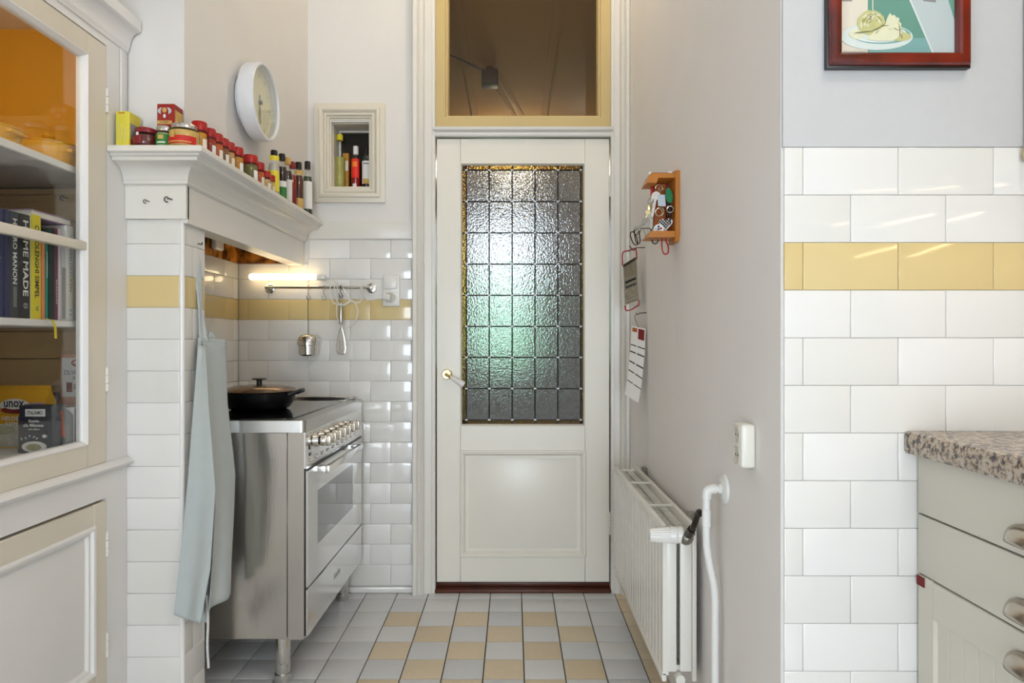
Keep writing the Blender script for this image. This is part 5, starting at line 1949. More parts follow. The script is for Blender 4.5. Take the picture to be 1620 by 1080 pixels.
fp = ribbed(RX0 + 0.002, RX0 + 0.019, 'p').build('front_panel', M['radiator'], rad, smooth=25)
b = MB()
for z in (RZ0, RZ1 - 0.026):
    b.rbox((RX0, RY0, z), (RX0 + 0.014, RY1, z + 0.026), 0.003, 2)
b.build('panel_seam', M['radiator'], fp)
b = MB()
b.rbox((RX1 - 0.014, RY0, RZ0), (RX1, RY1, RZ1), 0.003, 2)
b.build('back_panel', M['radiator'], rad)
for yy in (RY0 + 0.002, RY1 - 0.010):
    b = MB()
    b.rbox((RX0 + 0.012, yy - 0.004, RZ0 + 0.03), (RX0 + 0.043, yy + 0.008, RZ1 - 0.03), 0.003, 2)
    b.build('end_cap', M['radiator'], rad)
    b = MB()
    b.rbox((RX0 + 0.053, yy - 0.004, RZ0 + 0.03), (RX1 - 0.015, yy + 0.008, RZ1 - 0.03), 0.003, 2)
    b.build('end_cap', M['radiator'], rad)
b = MB()
n = 46
for row in (RX0 + 0.021, RX0 + 0.056):
    for i in range(n):
        yy = RY0 + 0.025 + i * (RY1 - RY0 - 0.05) / n
        b.box((row, yy, RZ0 + 0.05), (row + 0.026, yy + 0.007, RZ1 - 0.022))
cvx = b.build('convector_fins', M['radiator'], rad)
cvx['kind'] = 'stuff'
b = MB()
b.box((RX0 + 0.014, RY0 + 0.01, RZ0 + 0.03), (RX1 - 0.013, RY1 - 0.01, RZ0 + 0.045))
b.build('base_plate', M['radiator'], rad)
for yy in (2.20, 2.55):
    b = MB()
    b.rbox((RX0 + 0.004, yy, RZ1 - 0.006), (RX1 + 0.001, yy + 0.006, RZ1 + 0.001), 0.001, 1)
    b.build('top_clip', M['radiator'], rad)
b = MB()
for i in range(9):
    t_ = i / 8
    b.cyl((RX0 + 0.012 + t_ * 0.075, RY1 - 0.02, RZ1 - 0.022 + 0.003 * cos(i * 1.6)), (RX0 + 0.012 + (t_ + 0.125) * 0.075, RY1 - 0.02, RZ1 - 0.022 + 0.003 * cos((i + 1) * 1.6)), 0.012 - 0.004 * abs(sin(t_ * pi)), n=12)
b.build('header_pipe', M['radiator'], rad)
for yy in (2.04, 2.78):
    b = MB()
    b.rbox((RX1 - 0.002, yy, RZ1 - 0.05), (XR - 0.0005, yy + 0.03, RZ1 + 0.012), 0.003, 1)
    b.build('wall_bracket', M['nickel'], rad)
b = MB()
b.lathe([(0, 0), (0.014, 0), (0.014, 0.02), (0, 0.02)], (RX0 + 0.05, RY0 - 0.0, RZ0 + 0.015), 14, ax=(0, -1, 0))
b.build('bottom_union', M['radiator'], rad)
# thermostatic valve on the near end
vz = EYE - (846 - 541) * 1.925 / F
vy = 1.925
VC = Vector(P(1086, 851, 1.912))
vl = MB()
vl.lathe([(0, 0), (0.015, 0), (0.016, 0.006), (0.016, 0.014), (0, 0.015)], (VC.x - 0.016, vy + 0.030, vz), 8, ax=(0, -1, 0))
vl.cyl((VC.x - 0.016, vy + 0.03, vz), (VC.x - 0.016, vy - 0.004, vz), 0.012, n=14)
vl.cyl((RX0 + 0.030, vy, vz), (VC.x, VC.y, vz - 0.004), 0.0125, n=14)
vl.lathe([(0, -0.020), (0.010, -0.018), (0.017, -0.010), (0.0195, 0.0), (0.018, 0.010), (0.014, 0.016), (0.014, 0.026), (0, 0.026)], VC[:], 18, ax=(0.45, -0.3, 0.84))
vo = vl.build('valve', M['nickel'], rad)
b = MB()
hx_ = RX0 + 0.054
b.lathe([(0, -0.001), (0.022, -0.001), (0.024, 0.002), (0.024, 0.016), (0.0235, 0.018), (0.0245, 0.020), (0.0245, 0.030), (0.0225, 0.040)], (hx_, vy, vz), 28, ax=(-1, 0, 0))
prof = []
n = 36
ring = []
for k, (r, h) in enumerate(((0.0225, 0.040), (0.0200, 0.070), (0.0180, 0.094), (0.0165, 0.0975))):
    idx = []
    for i in range(n):
        a = 2 * pi * i / n
        rr = r * (1 + (0.04 if i % 2 else -0.03))
        idx.append(len(b.v))
        b.v.append((hx_ - h, vy + rr * cos(a), vz + rr * sin(a)))
    ring.append(idx)
for k in range(3):
    for i in range(n):
        j = (i + 1) % n
        b.f.append((ring[k][i], ring[k][j], ring[k + 1][j], ring[k + 1][i]))
        b.m.append(0)
b.f.append(tuple(ring[3]))
b.m.append(0)
b.build('thermostat_head', M['white_plastic'], vo, smooth=30)

# riser pipe
py_ = 1.764
pip = thing('heating_pipe', 'white painted heating pipe elbowing from the wall beside the radiator', 'pipe', (0.53, py_, 0.0))
ex = (1117.5 - 812) * py_ / F
ez = EYE - (773 - 541) * py_ / F
zb1, zb2 = EYE - (868 - 541) * py_ / F, EYE - (935 - 541) * py_ / F
ex2 = (1131 - 812) * py_ / F
pts = [(XR - 0.001, py_, ez), (ex + 0.022, py_, ez), (ex + 0.008, py_, ez - 0.002), (ex + 0.002, py_, ez - 0.008), (ex, py_, ez - 0.022), (ex, py_, zb1 + 0.03), (ex + 0.002, py_, zb1), (ex + 0.008, py_, zb1 - 0.04), (ex2 - 0.004, py_, zb2 + 0.02), (ex2, py_, zb2 - 0.02), (ex2, py_, zb2 - 0.1), (ex2, py_, 0.0)]
MB().tube(smooth_path(pts, 5), 0.0100, 16).build('riser', M['pipe'], pip)
MB().tube(smooth_path([(ex + 0.026, py_, ez), (ex + 0.012, py_, ez - 0.001), (ex + 0.002, py_, ez - 0.009), (ex, py_, ez - 0.026)], 5), 0.0125, 16).build('elbow', M['pipe'], pip)
tz1, tz0 = EYE - (806 - 541) * py_ / F, EYE - (832 - 541) * py_ / F
MB().lathe([(0.009, tz0 - 0.002), (0.0118, tz0), (0.0118, tz1), (0.009, tz1 + 0.002)], (ex, py_, 0), 18).build('tee', M['pipe'], pip)
MB().lathe([(0, 0), (0.040, 0), (0.038, 0.006), (0.030, 0.010), (0.013, 0.011), (0.013, 0.018), (0, 0.018)], (XR - 0.0005, py_, ez), 24, ax=(-1, 0, 0)).build('wall_flange', M['pipe'], pip)
va = VC
vb = Vector((ex - 0.0135, py_ + 0.004, tz1 - 0.012))
dd = (vb - va)
b = MB()
b.tube(smooth_path([(va + dd * 0.40)[:], (va + dd * 0.55)[:], (va + dd * 0.78 + Vector((0, 0, 0.012)))[:], (va + dd * 0.90 + Vector((0, 0, 0.012)))[:], vb[:]], 5), 0.0085, 12)
b.build('branch', M['pipe_dark'], pip)
MB().cyl((va + dd * 0.14)[:], (va + dd * 0.39)[:], 0.0125, n=6).build('nut', M['pipe_dark'], rad)

# double socket on the right wall
so = thing('wall_socket', 'white double wall socket above the heating pipe', 'socket', (XR, 1.565, 0.935))
s0, s1, za_, zb_ = 1.537, 1.602, 0.932, 1.034
MB().rbox((XR - 0.034, s0, za_), (XR - 0.0005, s1, zb_), 0.007, 3).build('housing', M['socket'], so)
for zc in ((za_ + zb_) / 2 - 0.024, (za_ + zb_) / 2 + 0.024):
    w = MB().lathe([(0.0215, 0.0), (0.0215, 0.0022), (0.0185, 0.0025), (0.017, 0.0008), (0, 0.0005)], (XR - 0.0338, (s0 + s1) / 2, zc), 22, ax=(-1, 0, 0)).build('socket_well', M['socket_dark'], so)
    b = MB()
    for dy in (-0.008, 0.008):
        b.cyl((XR - 0.0348, (s0 + s1) / 2 + dy, zc), (XR - 0.0341, (s0 + s1) / 2 + dy, zc), 0.0026, n=10)
    b.build('contact_hole', M['charcoal'], w)

# ------------------------------------------------------------------ key rack and hanging things
kr = thing('key_rack', 'orange pine house-shaped key rack hung with keys on the right wall', 'rack', (XR, 2.30, 1.57))
KY0, KY1 = 2.238, 2.336
b = MB()
b.prism([(KY0, 1.590), (KY0 + 0.012, 1.568), (KY1, 1.568), (KY1, 1.800), (KY1 - 0.02, 1.814), (KY0, 1.808)], 'x', XR - 0.016, XR - 0.0005)
b.build('wall_board', M['wood_orange'], kr)
b = MB()
b.prism([(0.452, 1.766), (0.466, 1.799), (0.5485, 1.799), (0.5485, 1.783), (0.492, 1.783), (0.486, 1.766)], 'y', KY0 + 0.003, KY1)
b.build('roof_board', M['wood_orange'], kr)
b = MB()
b.prism([(0.455, 1.582), (0.468, 1.603), (0.5485, 1.603), (0.5485, 1.582)], 'y', KY0 + 0.003, KY1)
b.build('base_board', M['wood_orange'], kr)
b = MB()
b.box((0.494, KY1 - 0.006, 1.6035), (0.5485, KY1 - 0.0005, 1.7825))
b.build('back_panel', mat('dark_pine', S(120, 36, 16), 0.45, noise=(9, 0.3)), kr)
b = MB()
b.rbox((0.496, KY1 - 0.014, 1.6035), (0.537, KY1 - 0.0062, 1.7825), 0.002, 1)
b.build('centre_slat', M['wood_orange_dark'], kr)
for x_ in (0.506, 0.520, 0.542):
    MB().tube(smooth_path([(x_, KY1 - 0.006, 1.758), (x_, KY1 - 0.026, 1.758), (x_, KY1 - 0.036, 1.751), (x_, KY1 - 0.040, 1.761)], 3), 0.0016, 6).build('peg', M['brass'], kr)
t = thing('stick', 'red and white stick lying on top of the key rack', 'stick', (0.51, 2.29, 1.7995), None)
MB().rbox((0.476, 2.270, 1.7994), (0.532, 2.292, 1.809), 0.004, 2).build('body', M['red_dark'], t)
MB().rbox((0.532, 2.268, 1.7994), (0.547, 2.294, 1.814), 0.004, 2).build('tip', M['white'], t)
MB().rbox((0.466, 2.272, 1.7994), (0.476, 2.290, 1.811), 0.003, 2).build('end', M['white'], t)


def ring_pts(c, r, ax, n=18):
    d = Vector(ax).normalized()
    u = Vector((0, 0, 1))
    if abs(d.dot(u)) > 0.9:
        u = Vector((0, 1, 0))
    u = (u - d * u.dot(d)).normalized()
    w = d.cross(u)
    return [(Vector(c) + u * (r * cos(2 * pi * i / n)) + w * (r * sin(2 * pi * i / n)))[:] for i in range(n)]


GK = 'keys and tags on the key rack'
CAMD = (-0.35, -0.93, 0)     # a face turned out and toward the room


def key_at(parent, c, L, direction, m=None):
    """a flat key: bow, blade and notches"""
    c = Vector(c)
    d = Vector(direction).normalized()
    n = Vector(CAMD)
    n = (n - d * n.dot(d)).normalized()
    s_ = d.cross(n)
    pts = []
    for i in range(12):
        a = pi * 0.18 + (2 * pi - pi * 0.36) * i / 11
        pts.append(c + d * (L * 0.16) - d * (cos(a) * -L * 0.0) + (d * cos(a) + s_ * sin(a)) * (L * 0.17))
    blade = [c + d * (L * 0.3) - s_ * (L * 0.05), c + d * (L * 0.95) - s_ * (L * 0.05), c + d * L, c + d * (L * 0.93) + s_ * (L * 0.03), c + d * (L * 0.86) + s_ * (L * 0.06), c + d * (L * 0.78) + s_ * (L * 0.02),
             c + d * (L * 0.70) + s_ * (L * 0.06), c + d * (L * 0.6) + s_ * (L * 0.03), c + d * (L * 0.5) + s_ * (L * 0.06), c + d * (L * 0.3) + s_ * (L * 0.05)]
    b = MB()
    b.plate([p[:] for p in pts], 0.0018)
    b.plate([p[:] for p in blade], 0.0018)
    return b.build('key', m or M['brass'], parent)


# keys with a white tag
t = thing('key_ring', 'big ring with white tag and long key in the middle of the rack', 'keys', P(1042, 298, 2.282), GK)
MB().tube(ring_pts(P(1042, 298, 2.281), 0.0125, (-0.6, -0.8, 0)), 0.0016, 6, closed=True).build('ring', M['chrome'], t)
b = MB()
b.plate([P(1040, 308, 2.277), P(1041, 326, 2.277), P(1053.5, 326.5, 2.272), P(1052, 308, 2.272)], 0.002)
b.build('tag', M['pale_blue'], t)
key_at(t, P(1039, 303, 2.282), 0.09, (-0.18, 0.05, -1), M['chrome'])
# green oval tag
t = thing('key_tag', 'green oval key tag at the near side of the rack', 'tag', P(1059, 295, 2.262), GK)
c0_ = Vector(P(1059, 310, 2.262))
u_, w_ = Vector((0.8, -0.5, 0.0)).normalized(), Vector((0, 0, 1))
pts = [(c0_ + u_ * (0.0125 * cos(a)) + w_ * (0.027 * sin(a) - 0.008 * cos(a)))[:] for a in [2 * pi * i / 24 for i in range(24)]]
MB().plate(pts, 0.004).build('fob', M['green'], t)
pts = [(c0_ + u_ * (0.0075 * cos(a)) + w_ * (0.018 * sin(a) - 0.005 * cos(a)) - Vector((0.5, 0.8, 0)) * 0.003)[:] for a in [2 * pi * i / 24 for i in range(24)]]
MB().tube(pts, 0.0012, 5, closed=True).build('fob_rim', M['teal_cover'], t)
MB().tube(smooth_path([P(1057, 286, 2.264), P(1058, 291, 2.262), P(1058, 297, 2.262)], 3), 0.0014, 6).build('cord', M['red_dark'], t)
# second ring
t = thing('key_ring', 'double steel ring below the white tag', 'keys', P(1043, 336, 2.280), GK)
MB().tube(ring_pts(P(1043.5, 335, 2.277), 0.0150, (-0.5, -0.85, 0.1)), 0.0017, 6, closed=True).build('ring', M['chrome'], t)
MB().tube(ring_pts(P(1042.5, 336, 2.278), 0.0125, (-0.6, -0.75, -0.1)), 0.0015, 6, closed=True).build('ring', M['brass'], t)
# checked heart
t = thing('key_fob', 'black and white checked heart fob low on the rack', 'fob', P(1053, 355, 2.269), GK)
cc = Vector(P(1053, 354, 2.267))
u_ = Vector((0.86, -0.5, 0)).normalized()
nn = Vector((-0.5, -0.86, 0))
hp = []
for i in range(28):
    a = 2 * pi * i / 28
    hx__ = 16 * sin(a) ** 3
    hy__ = 13 * cos(a) - 5 * cos(2 * a) - 2 * cos(3 * a) - cos(4 * a)
    hp.append((cc + u_ * (hx__ * 0.00150) + Vector((0, 0, 1)) * (hy__ * 0.00155))[:])
MB().plate(hp, 0.004).build('heart', M['white'], t)
b = MB()
for i in range(-4, 4):
    for j in range(-4, 4):
        if (i + j) % 2 == 0:
            continue
        q = [(i * 0.0052, j * 0.0052), ((i + 1) * 0.0052, j * 0.0052), ((i + 1) * 0.0052, (j + 1) * 0.0052), (i * 0.0052, (j + 1) * 0.0052)]
        if max(abs(a) + max(0, -b_ * 0.9) for a, b_ in q) > 0.0215 or max(b_ for a, b_ in q) > 0.016:
            continue
        b.add([(cc + u_ * a + Vector((0, 0, 1)) * b_ + nn * 0.0052)[:] for a, b_ in q] + [(cc + u_ * a + Vector((0, 0, 1)) * b_ + nn * 0.0042)[:] for a, b_ in q],
              [(0, 1, 2, 3), (4, 5, 6, 7), (0, 1, 5, 4), (1, 2, 6, 5), (2, 3, 7, 6), (3, 0, 4, 7)])
b.build('checks', M['black'], t, smooth=0)
# round badge
t = thing('badge_fob', 'round white fob with blue and red splashes at the bottom of the rack', 'fob', P(1042.5, 364, 2.269), GK)
bc = P(1042.5, 363, 2.265)
MB().lathe([(0, 0), (0.0175, 0), (0.019, 0.002), (0.0175, 0.005), (0, 0.006)], bc, 24, ax=(-0.42, -0.9, 0.05)).build('disc', M['white'], t)
for k, (a, r, mm) in enumerate(((0.3, 0.008, M['red']), (1.6, 0.009, M['navy']), (2.9, 0.010, M['pale_blue']), (4.1, 0.009, M['red']), (5.2, 0.010, M['plum']), (0, 0.0, M['navy']))):
    q = Vector(bc) + Vector((0.9, -0.42, 0)) * (r * cos(a)) + Vector((0, 0, 1)) * (r * sin(a))
    MB().lathe([(0.0042, 0.0055), (0.0036, 0.0068), (0, 0.007)], q[:], 7, ax=(-0.42, -0.9, 0.05)).build('splash', mm, t)
# dark pouch and red lanyard loop
DX_ = 0
t = thing('leather_pouch', 'dark leather key pouch hanging at the near side of the rack', 'pouch', P(1062, 340, 2.267), GK)
pc = Vector(P(1058.5, 331, 2.265))
MB().lathe([(0, -0.030), (0.012, -0.028), (0.017, -0.012), (0.017, 0.004), (0.010, 0.02), (0, 0.024)], pc[:], 16, sx=0.55, sy=1.1).build('pouch', mat('dark_leather', S(40, 12, 12), 0.4), t)
MB().tube(ring_pts((pc + Vector((-0.001, -0.02, -0.004)))[:], 0.011, (-0.3, -0.9, 0)), 0.0014, 6, closed=True).build('ring', M['chrome'], t)
MB().tube(smooth_path([P(1060, 345, 2.262), P(1061, 356, 2.262), P(1061.5, 358, 2.263)], 4), 0.004, 8).build('strap', M['red_dark'], t)
t = thing('lanyard', 'red cord loop hanging below the key rack', 'lanyard', P(1050, 380, 2.269), GK)
lp = [(1049, 352, 2.274), (1048, 372, 2.271), (1047, 388, 2.269), (1049, 399, 2.269), (1053, 402, 2.269), (1057, 399, 2.268), (1057, 389, 2.268), (1053, 378, 2.269), (1052, 352, 2.274)]
MB().tube(smooth_path([P(*q) for q in lp], 5), 0.0024, 8).build('cord', M['red'], t)
MB().tube(ring_pts(P(1050.5, 352, 2.274), 0.006, (-0.5, -0.85, 0)), 0.0012, 6, closed=True).build('ring', M['nickel'], t)
t = thing('lanyard', 'short dark grey loop hanging below the far side of the rack', 'lanyard', P(1034, 370, 2.300), GK)
MB().tube(smooth_path([P(1030, 362, 2.302), P(1030.5, 376, 2.300), P(1033, 384, 2.300), P(1038, 385, 2.297), P(1041, 380, 2.296), P(1041, 364, 2.297)], 5), 0.0028, 8).build('cord', M['iron'], t)
MB().tube(ring_pts(P(1035, 362, 2.300), 0.009, (-0.5, -0.85, 0)), 0.0012, 6, closed=True).build('ring', M['nickel'], t)
# key bunch at the far side
t = thing('key_ring', 'bunch of old brass keys with padlock at the far side of the rack', 'keys', P(1028, 318, 2.309), GK)
MB().tube(ring_pts(P(1029, 318, 2.304), 0.0095, (-0.6, -0.8, 0)), 0.0013, 6, closed=True).build('ring', M['nickel'], t)
pl = Vector(P(1027.5, 328, 2.304))
MB().rbox((pl.x - 0.008, pl.y - 0.006, pl.z - 0.011), (pl.x + 0.008, pl.y + 0.006, pl.z + 0.009), 0.003, 2).build('padlock', M['brass'], t)
key_at(t, P(1026, 332, 2.307), 0.05, (-0.30, 0.05, -1), M['brass'])
key_at(t, P(1023, 345, 2.307), 0.06, (-0.55, 0.05, -0.75), M['nickel'])
key_at(t, P(1029, 338, 2.304), 0.06, (0.05, 0.0, -1), M['nickel'])
MB().rbox(tuple(Vector(P(1031.5, 303, 2.302)) - Vector((0.005, 0.004, 0.022))), tuple(Vector(P(1031.5, 303, 2.302)) + Vector((0.005, 0.004, 0.022))), 0.002, 2).build('fob', M['red'], t)
MB().rbox(tuple(Vector(P(1031.5, 313, 2.301)) - Vector((0.004, 0.004, 0.012))), tuple(Vector(P(1031.5, 313, 2.301)) + Vector((0.004, 0.004, 0.008))), 0.002, 2).build('fob_tip', M['white'], t)
# carabiner bunch below left of the rack
t = thing('carabiner_bunch', 'tangle of steel carabiners and wire rings beside the key rack', 'keys', P(1005, 370, 2.6), None)
key_at(t, P(1021, 350, 2.40), 0.05, (-0.75, 0.2, -0.55), M['nickel'])
MB().tube(smooth_path([P(1022, 348, 2.32), P(1016, 356, 2.42), P(1010, 360, 2.52), P(1005, 364, 2.55)], 4), 0.003, 8).build('shackle', M['nickel'], t)


def link(cxy, w, h, tilt, d, r=0.0022, m=None):
    pts = []
    for i in range(20):
        a = 2 * pi * i / 20
        x, y = w * (abs(cos(a)) ** 0.8) * (1 if cos(a) > 0 else -1), h * (abs(sin(a)) ** 0.8) * (1 if sin(a) > 0 else -1)
        xx, yy_ = x * cos(tilt) - y * sin(tilt), x * sin(tilt) + y * cos(tilt)
        pts.append(P(cxy[0] + xx, cxy[1] + yy_, d + 0.02 * sin(a)))
    return MB().tube(pts, r, 6, closed=True).build('carabiner', m or M['iron'], t)


link((1003, 377), 4.2, 11, -0.35, 2.58)
link((1008, 373), 3.8, 13, -0.15, 2.58)
link((1014, 370), 6.0, 9.5, -0.25, 2.57, 0.0011, M['nickel'])
link((1007, 366), 4.5, 4.5, 0, 2.57, 0.0014, M['iron'])
link((1011, 364), 3, 4, 0.5, 2.57, 0.0016, M['nickel'])
wp = P(1009, 366, 2.57)
MB().tube([(XR - 0.001, wp[1], wp[2] + 0.012), (wp[0] - 0.004, wp[1], wp[2] + 0.012), (wp[0] - 0.006, wp[1], wp[2] + 0.02)], 0.0018, 6).build('wall_nail', M['iron'], t)

# grater
gr = thing('grater', 'flat steel grater with red wire handles on the right wall', 'grater', P(998, 440, 2.8))


def GP(px, py):
    """a point on the grater's plane: it hangs turned partly toward the camera"""
    d = 2.80 + (1012 - px) * 0.0042
    return P(px, py, d)


def gpath(L, n=5):
    return smooth_path([GP(*q) for q in L], n)


MB().tube(gpath([(985, 420), (984.5, 404), (987, 398), (996, 396), (1003, 393), (1006, 394), (1007.5, 410)], 5), 0.0028, 8).build('wire_handle', M['red'], gr)
MB().tube(gpath([(989, 483), (989.5, 489), (992, 491), (1000, 489), (1006, 485), (1010.5, 482), (1010.5, 475)], 5), 0.0028, 8).build('wire_handle', M['red'], gr)
q = [GP(986.5, 419), GP(989.5, 482), GP(1010, 475), GP(1006.5, 409)]
b = MB()
b.plate(q, 0.0012)
b.build('blade', mat('grater_tin', S(176, 166, 146), 0.34, 0.7, noise=(60, 0.2)), gr)
for a, c in ((0, 1), (3, 2)):
    MB().cyl(q[a], q[c], 0.0022, n=8).build('side_wire', M['nickel'], gr)
qa = [Vector(p) for p in q]
gn = (qa[1] - qa[0]).cross(qa[2] - qa[0]).normalized()
if gn.y > 0:
    gn = -gn


def gq(u, v):
    return (qa[0] + (qa[3] - qa[0]) * u) * (1 - v) + (qa[1] + (qa[2] - qa[1]) * u) * v


b = MB()
for i in range(5):
    for j in range(5):
        c = gq(0.14 + i * 0.17 + 0.02 * (j % 2), 0.60 + j * 0.08)
        d = (gq(0.5, 1) - gq(0.5, 0)).normalized()
        b.lathe([(0.0042, 0.0), (0.0036, 0.002), (0, 0.003)], (c + gn * 0.0014)[:], 6, ax=gn[:], sx=0.55, sy=1.0)
o = b.build('coarse_teeth', M['silver'], gr)
b = MB()
for i in range(8):
    for j in range(7):
        c = gq(0.10 + i * 0.115, 0.06 + j * 0.045)
        b.lathe([(0.0018, 0.0), (0.0, 0.002)], (c + gn * 0.0014)[:], 5, ax=gn[:])
o2 = b.build('fine_teeth', M['iron'], gr)
o['kind'] = o2['kind'] = 'stuff'
for v in (0.41, 0.54):
    b = MB()
    b.plate([(gq(0.08, v) + gn * 0.0018)[:], (gq(0.08, v + 0.03) + gn * 0.0018)[:], (gq(0.94, v + 0.03) + gn * 0.003)[:], (gq(0.94, v) + gn * 0.003)[:]], 0.002)
    b.build('slicing_slot', M['silver'], gr)
    b = MB()
    b.plate([(gq(0.1, v + 0.032) + gn * 0.0015)[:], (gq(0.1, v + 0.075) + gn * 0.0015)[:], (gq(0.92, v + 0.075) + gn * 0.0015)[:], (gq(0.92, v + 0.032) + gn * 0.0015)[:]], 0.0006)
    b.build('slot_opening', M['black'], gr)
MB().plate([(gq(0.0, 0.0) + gn * 0.001)[:], (gq(0.0, 0.06) + gn * 0.001)[:], (gq(1, 0.03) + gn * 0.001)[:], (gq(1, -0.04) + gn * 0.001)[:]], 0.002).build('fold', M['iron'], gr)
hz_ = P(1003, 394, 2.82)
o = MB().tube(smooth_path([(XR - 0.001, hz_[1] + 0.01, hz_[2] + 0.008), (hz_[0] + 0.01, hz_[1] + 0.005, hz_[2] + 0.006), (hz_[0], hz_[1], hz_[2] - 0.006), (hz_[0] - 0.012, hz_[1], hz_[2] + 0.004), (hz_[0] - 0.02, hz_[1], hz_[2] + 0.015)], 4), 0.002, 8).build('wall_hook', M['iron'])
tag(o, 'dark wire hook carrying the red-handled grater', 'hook')
# recipe card
hz_ = P(1010, 496, 2.80)
o = MB().tube(smooth_path([(XR - 0.001, hz_[1], hz_[2] + 0.004), (hz_[0] + 0.006, hz_[1], hz_[2] + 0.002), (hz_[0] - 0.004, hz_[1], hz_[2] - 0.003), (hz_[0] - 0.012, hz_[1], hz_[2] + 0.004)], 4), 0.002, 8).build('wall_hook', M['iron'])
tag(o, 'small dark wall hook carrying the printed card', 'hook')
rc = thing('printed_card', 'long curling printed card hung below the grater', 'card', P(1008, 570, 2.8))


def CPt(u, v):
    """u across, v down"""
    pl_ = interp([(0, 999.5, 515), (0.3, 997.5, 548), (0.6, 995, 580), (0.8, 992, 602), (1, 988.5, 624)], v)
    pr_ = interp([(0, 1021, 520), (0.3, 1020, 556), (0.6, 1016.5, 594), (0.8, 1013.5, 617), (1, 1010, 637)], v)
    dl, dr_ = 2.86 - 0.02 * v, 2.775 - 0.02 * v
    A, B = Vector(P(pl_[0], pl_[1], dl)), Vector(P(pr_[0], pr_[1], dr_))
    p = A + (B - A) * u
    return p


rows = [0, 0.03, 0.09, 0.16, 0.18, 0.245, 0.262, 0.37, 0.387, 0.49, 0.507, 0.64, 0.657, 0.77, 0.787, 1.0]
colsu = [0, 0.06, 0.42, 0.46, 0.5, 0.94, 1.0]
b = MB()
v = [CPt(u, t_)[:] for t_ in rows for u in colsu]
nc = len(colsu)
for j in range(len(rows) - 1):
    for i in range(nc - 1):
        m = 0
        if j in (5, 7, 9, 11, 13) and i != 2 and i != 3:
            m = 1
        if i == 4 and j in (1, 2):
            m = 2
        if i == 1 and j == 1:
            m = 3
        a = j * nc + i
        b.add([v[a], v[a + 1], v[a + nc + 1], v[a + nc]], [(0, 1, 2, 3)], m)
o = b.build('card', [M['white'], M['ink'], M['red_dark'], M['rust'], M['plum']], rc, smooth=0)
md = o.modifiers.new('thickness', 'SOLIDIFY')
md.thickness = 0.001
MB().tube(smooth_path([(hz_[0] - 0.004, hz_[1], hz_[2] - 0.003), P(1004, 500, 2.81), P(1006, 508, 2.81), P(1010.5, 518, 2.815)], 4), 0.0012, 6).build('wire', M['iron'], rc)

# ------------------------------------------------------------------ right side: picture, cabinets, worktop
def K(px, py):
    return ((px - 812) * YK / F, EYE + (541 - py) * YK / F)


pic = thing('framed_picture', 'framed print of a cabbage on a plate in a glossy red wooden frame', 'picture', (0.80, YK, 1.80))
fx0, fz0 = K(1305.5, 108.5)
fx1, _ = K(1527.5, 108.5)
fz1 = fz0 + 0.42
b = MB()
b.frame(fx0, fx1, fz0, fz1, 0.03, [(0, YK - 0.0005), (0, YK - 0.014), (0.004, YK - 0.022), (0.018, YK - 0.024), (0.025, YK - 0.020), (0.027, YK - 0.012), (0.027, YK - 0.004)])
b.build('frame', M['frame_red'], pic)
b = MB()
b.frame(fx0 - 0.0025, fx1 + 0.0015, fz0 - 0.004, fz1 + 0.002, 0.006, [(0, YK - 0.0005), (0, YK - 0.013), (0.004, YK - 0.0145), (0.005, YK - 0.0005)])
b.build('frame_edge', M['frame_black'], pic)
ax0, az0 = K(1325, 89.5)
ax1, _ = K(1511, 89)
az1 = fz1 - 0.027
yp = YK - 0.0045
b = MB()
b.box((ax0 - 0.002, yp, az0 - 0.002), (ax1 + 0.002, YK - 0.001, az1))
art = b.build('print_sheet', M['white'], pic)


def art_poly(pts, m, lay, name='print'):
    """printed area; points in photograph pixels of the picture plane"""
    y = yp - 0.00025 * lay
    mb = MB()
    mb.prism([K(*p) for p in pts], 'y', y, y + 0.0002)
    return mb.build(name, m, art, smooth=0)


def ell(cx, cy_, rx, ry, n=36, a0=0.0, a1=2 * pi, jag=0.0, seed=1):
    rg = random.Random(seed)
    return [(cx + rx * (1 + rg.uniform(-jag, jag)) * cos(a0 + (a1 - a0) * i / n), cy_ + ry * (1 + rg.uniform(-jag, jag)) * sin(a0 + (a1 - a0) * i / n)) for i in range(n)]


art_poly([(1326, 88), (1371, 88), (1371, -160), (1326, -160)], M['paper'], 1)
art_poly([(1371, 88), (1510, 88), (1510, -160), (1371, -160)], M['teal'], 1)
art_poly([(1373, 88), (1510, 88), (1510, 62), (1373, 62)], M['teal_blue'], 2)
art_poly([(1378, -160), (1379.5, -160), (1379.5, 40), (1378, 40)], M['cabbage_light'], 2)
art_poly([(1475, 88), (1510, 88), (1510, 40), (1492, -60), (1488, -160), (1436, -160), (1437, 0)], M['print_grey'], 3)
art_poly([(1473, 88), (1476, 88), (1439, 2), (1436, 2)], M['print_white'], 4)
art_poly([(1497, 0), (1509, 40), (1510, 30), (1510, -20), (1497, -60)], M['teal'], 4)
art_poly([(1326, 4), (1346, 4), (1346, -14), (1326, -14)], M['grey_cover'], 4)
art_poly([(1458, 4), (1478, 6), (1478, -14), (1458, -14)], M['grey_cover'], 4)
art_poly(ell(1384.5, 60, 57, 21), M['print_white'], 5)
art_poly(ell(1392, 57, 46, 14.5), M['teal_blue'], 6)
art_poly(ell(1388, 56, 44, 13.5), M['print_white'], 7)
art_poly(ell(1420, 60, 19, 7), M['cabbage'], 8)
art_poly(ell(1353, 56, 12, 8, jag=0.12), M['cabbage_light'], 8)
art_poly(ell(1376, 39, 22, 20, jag=0.05, seed=3), M['cabbage'], 9)
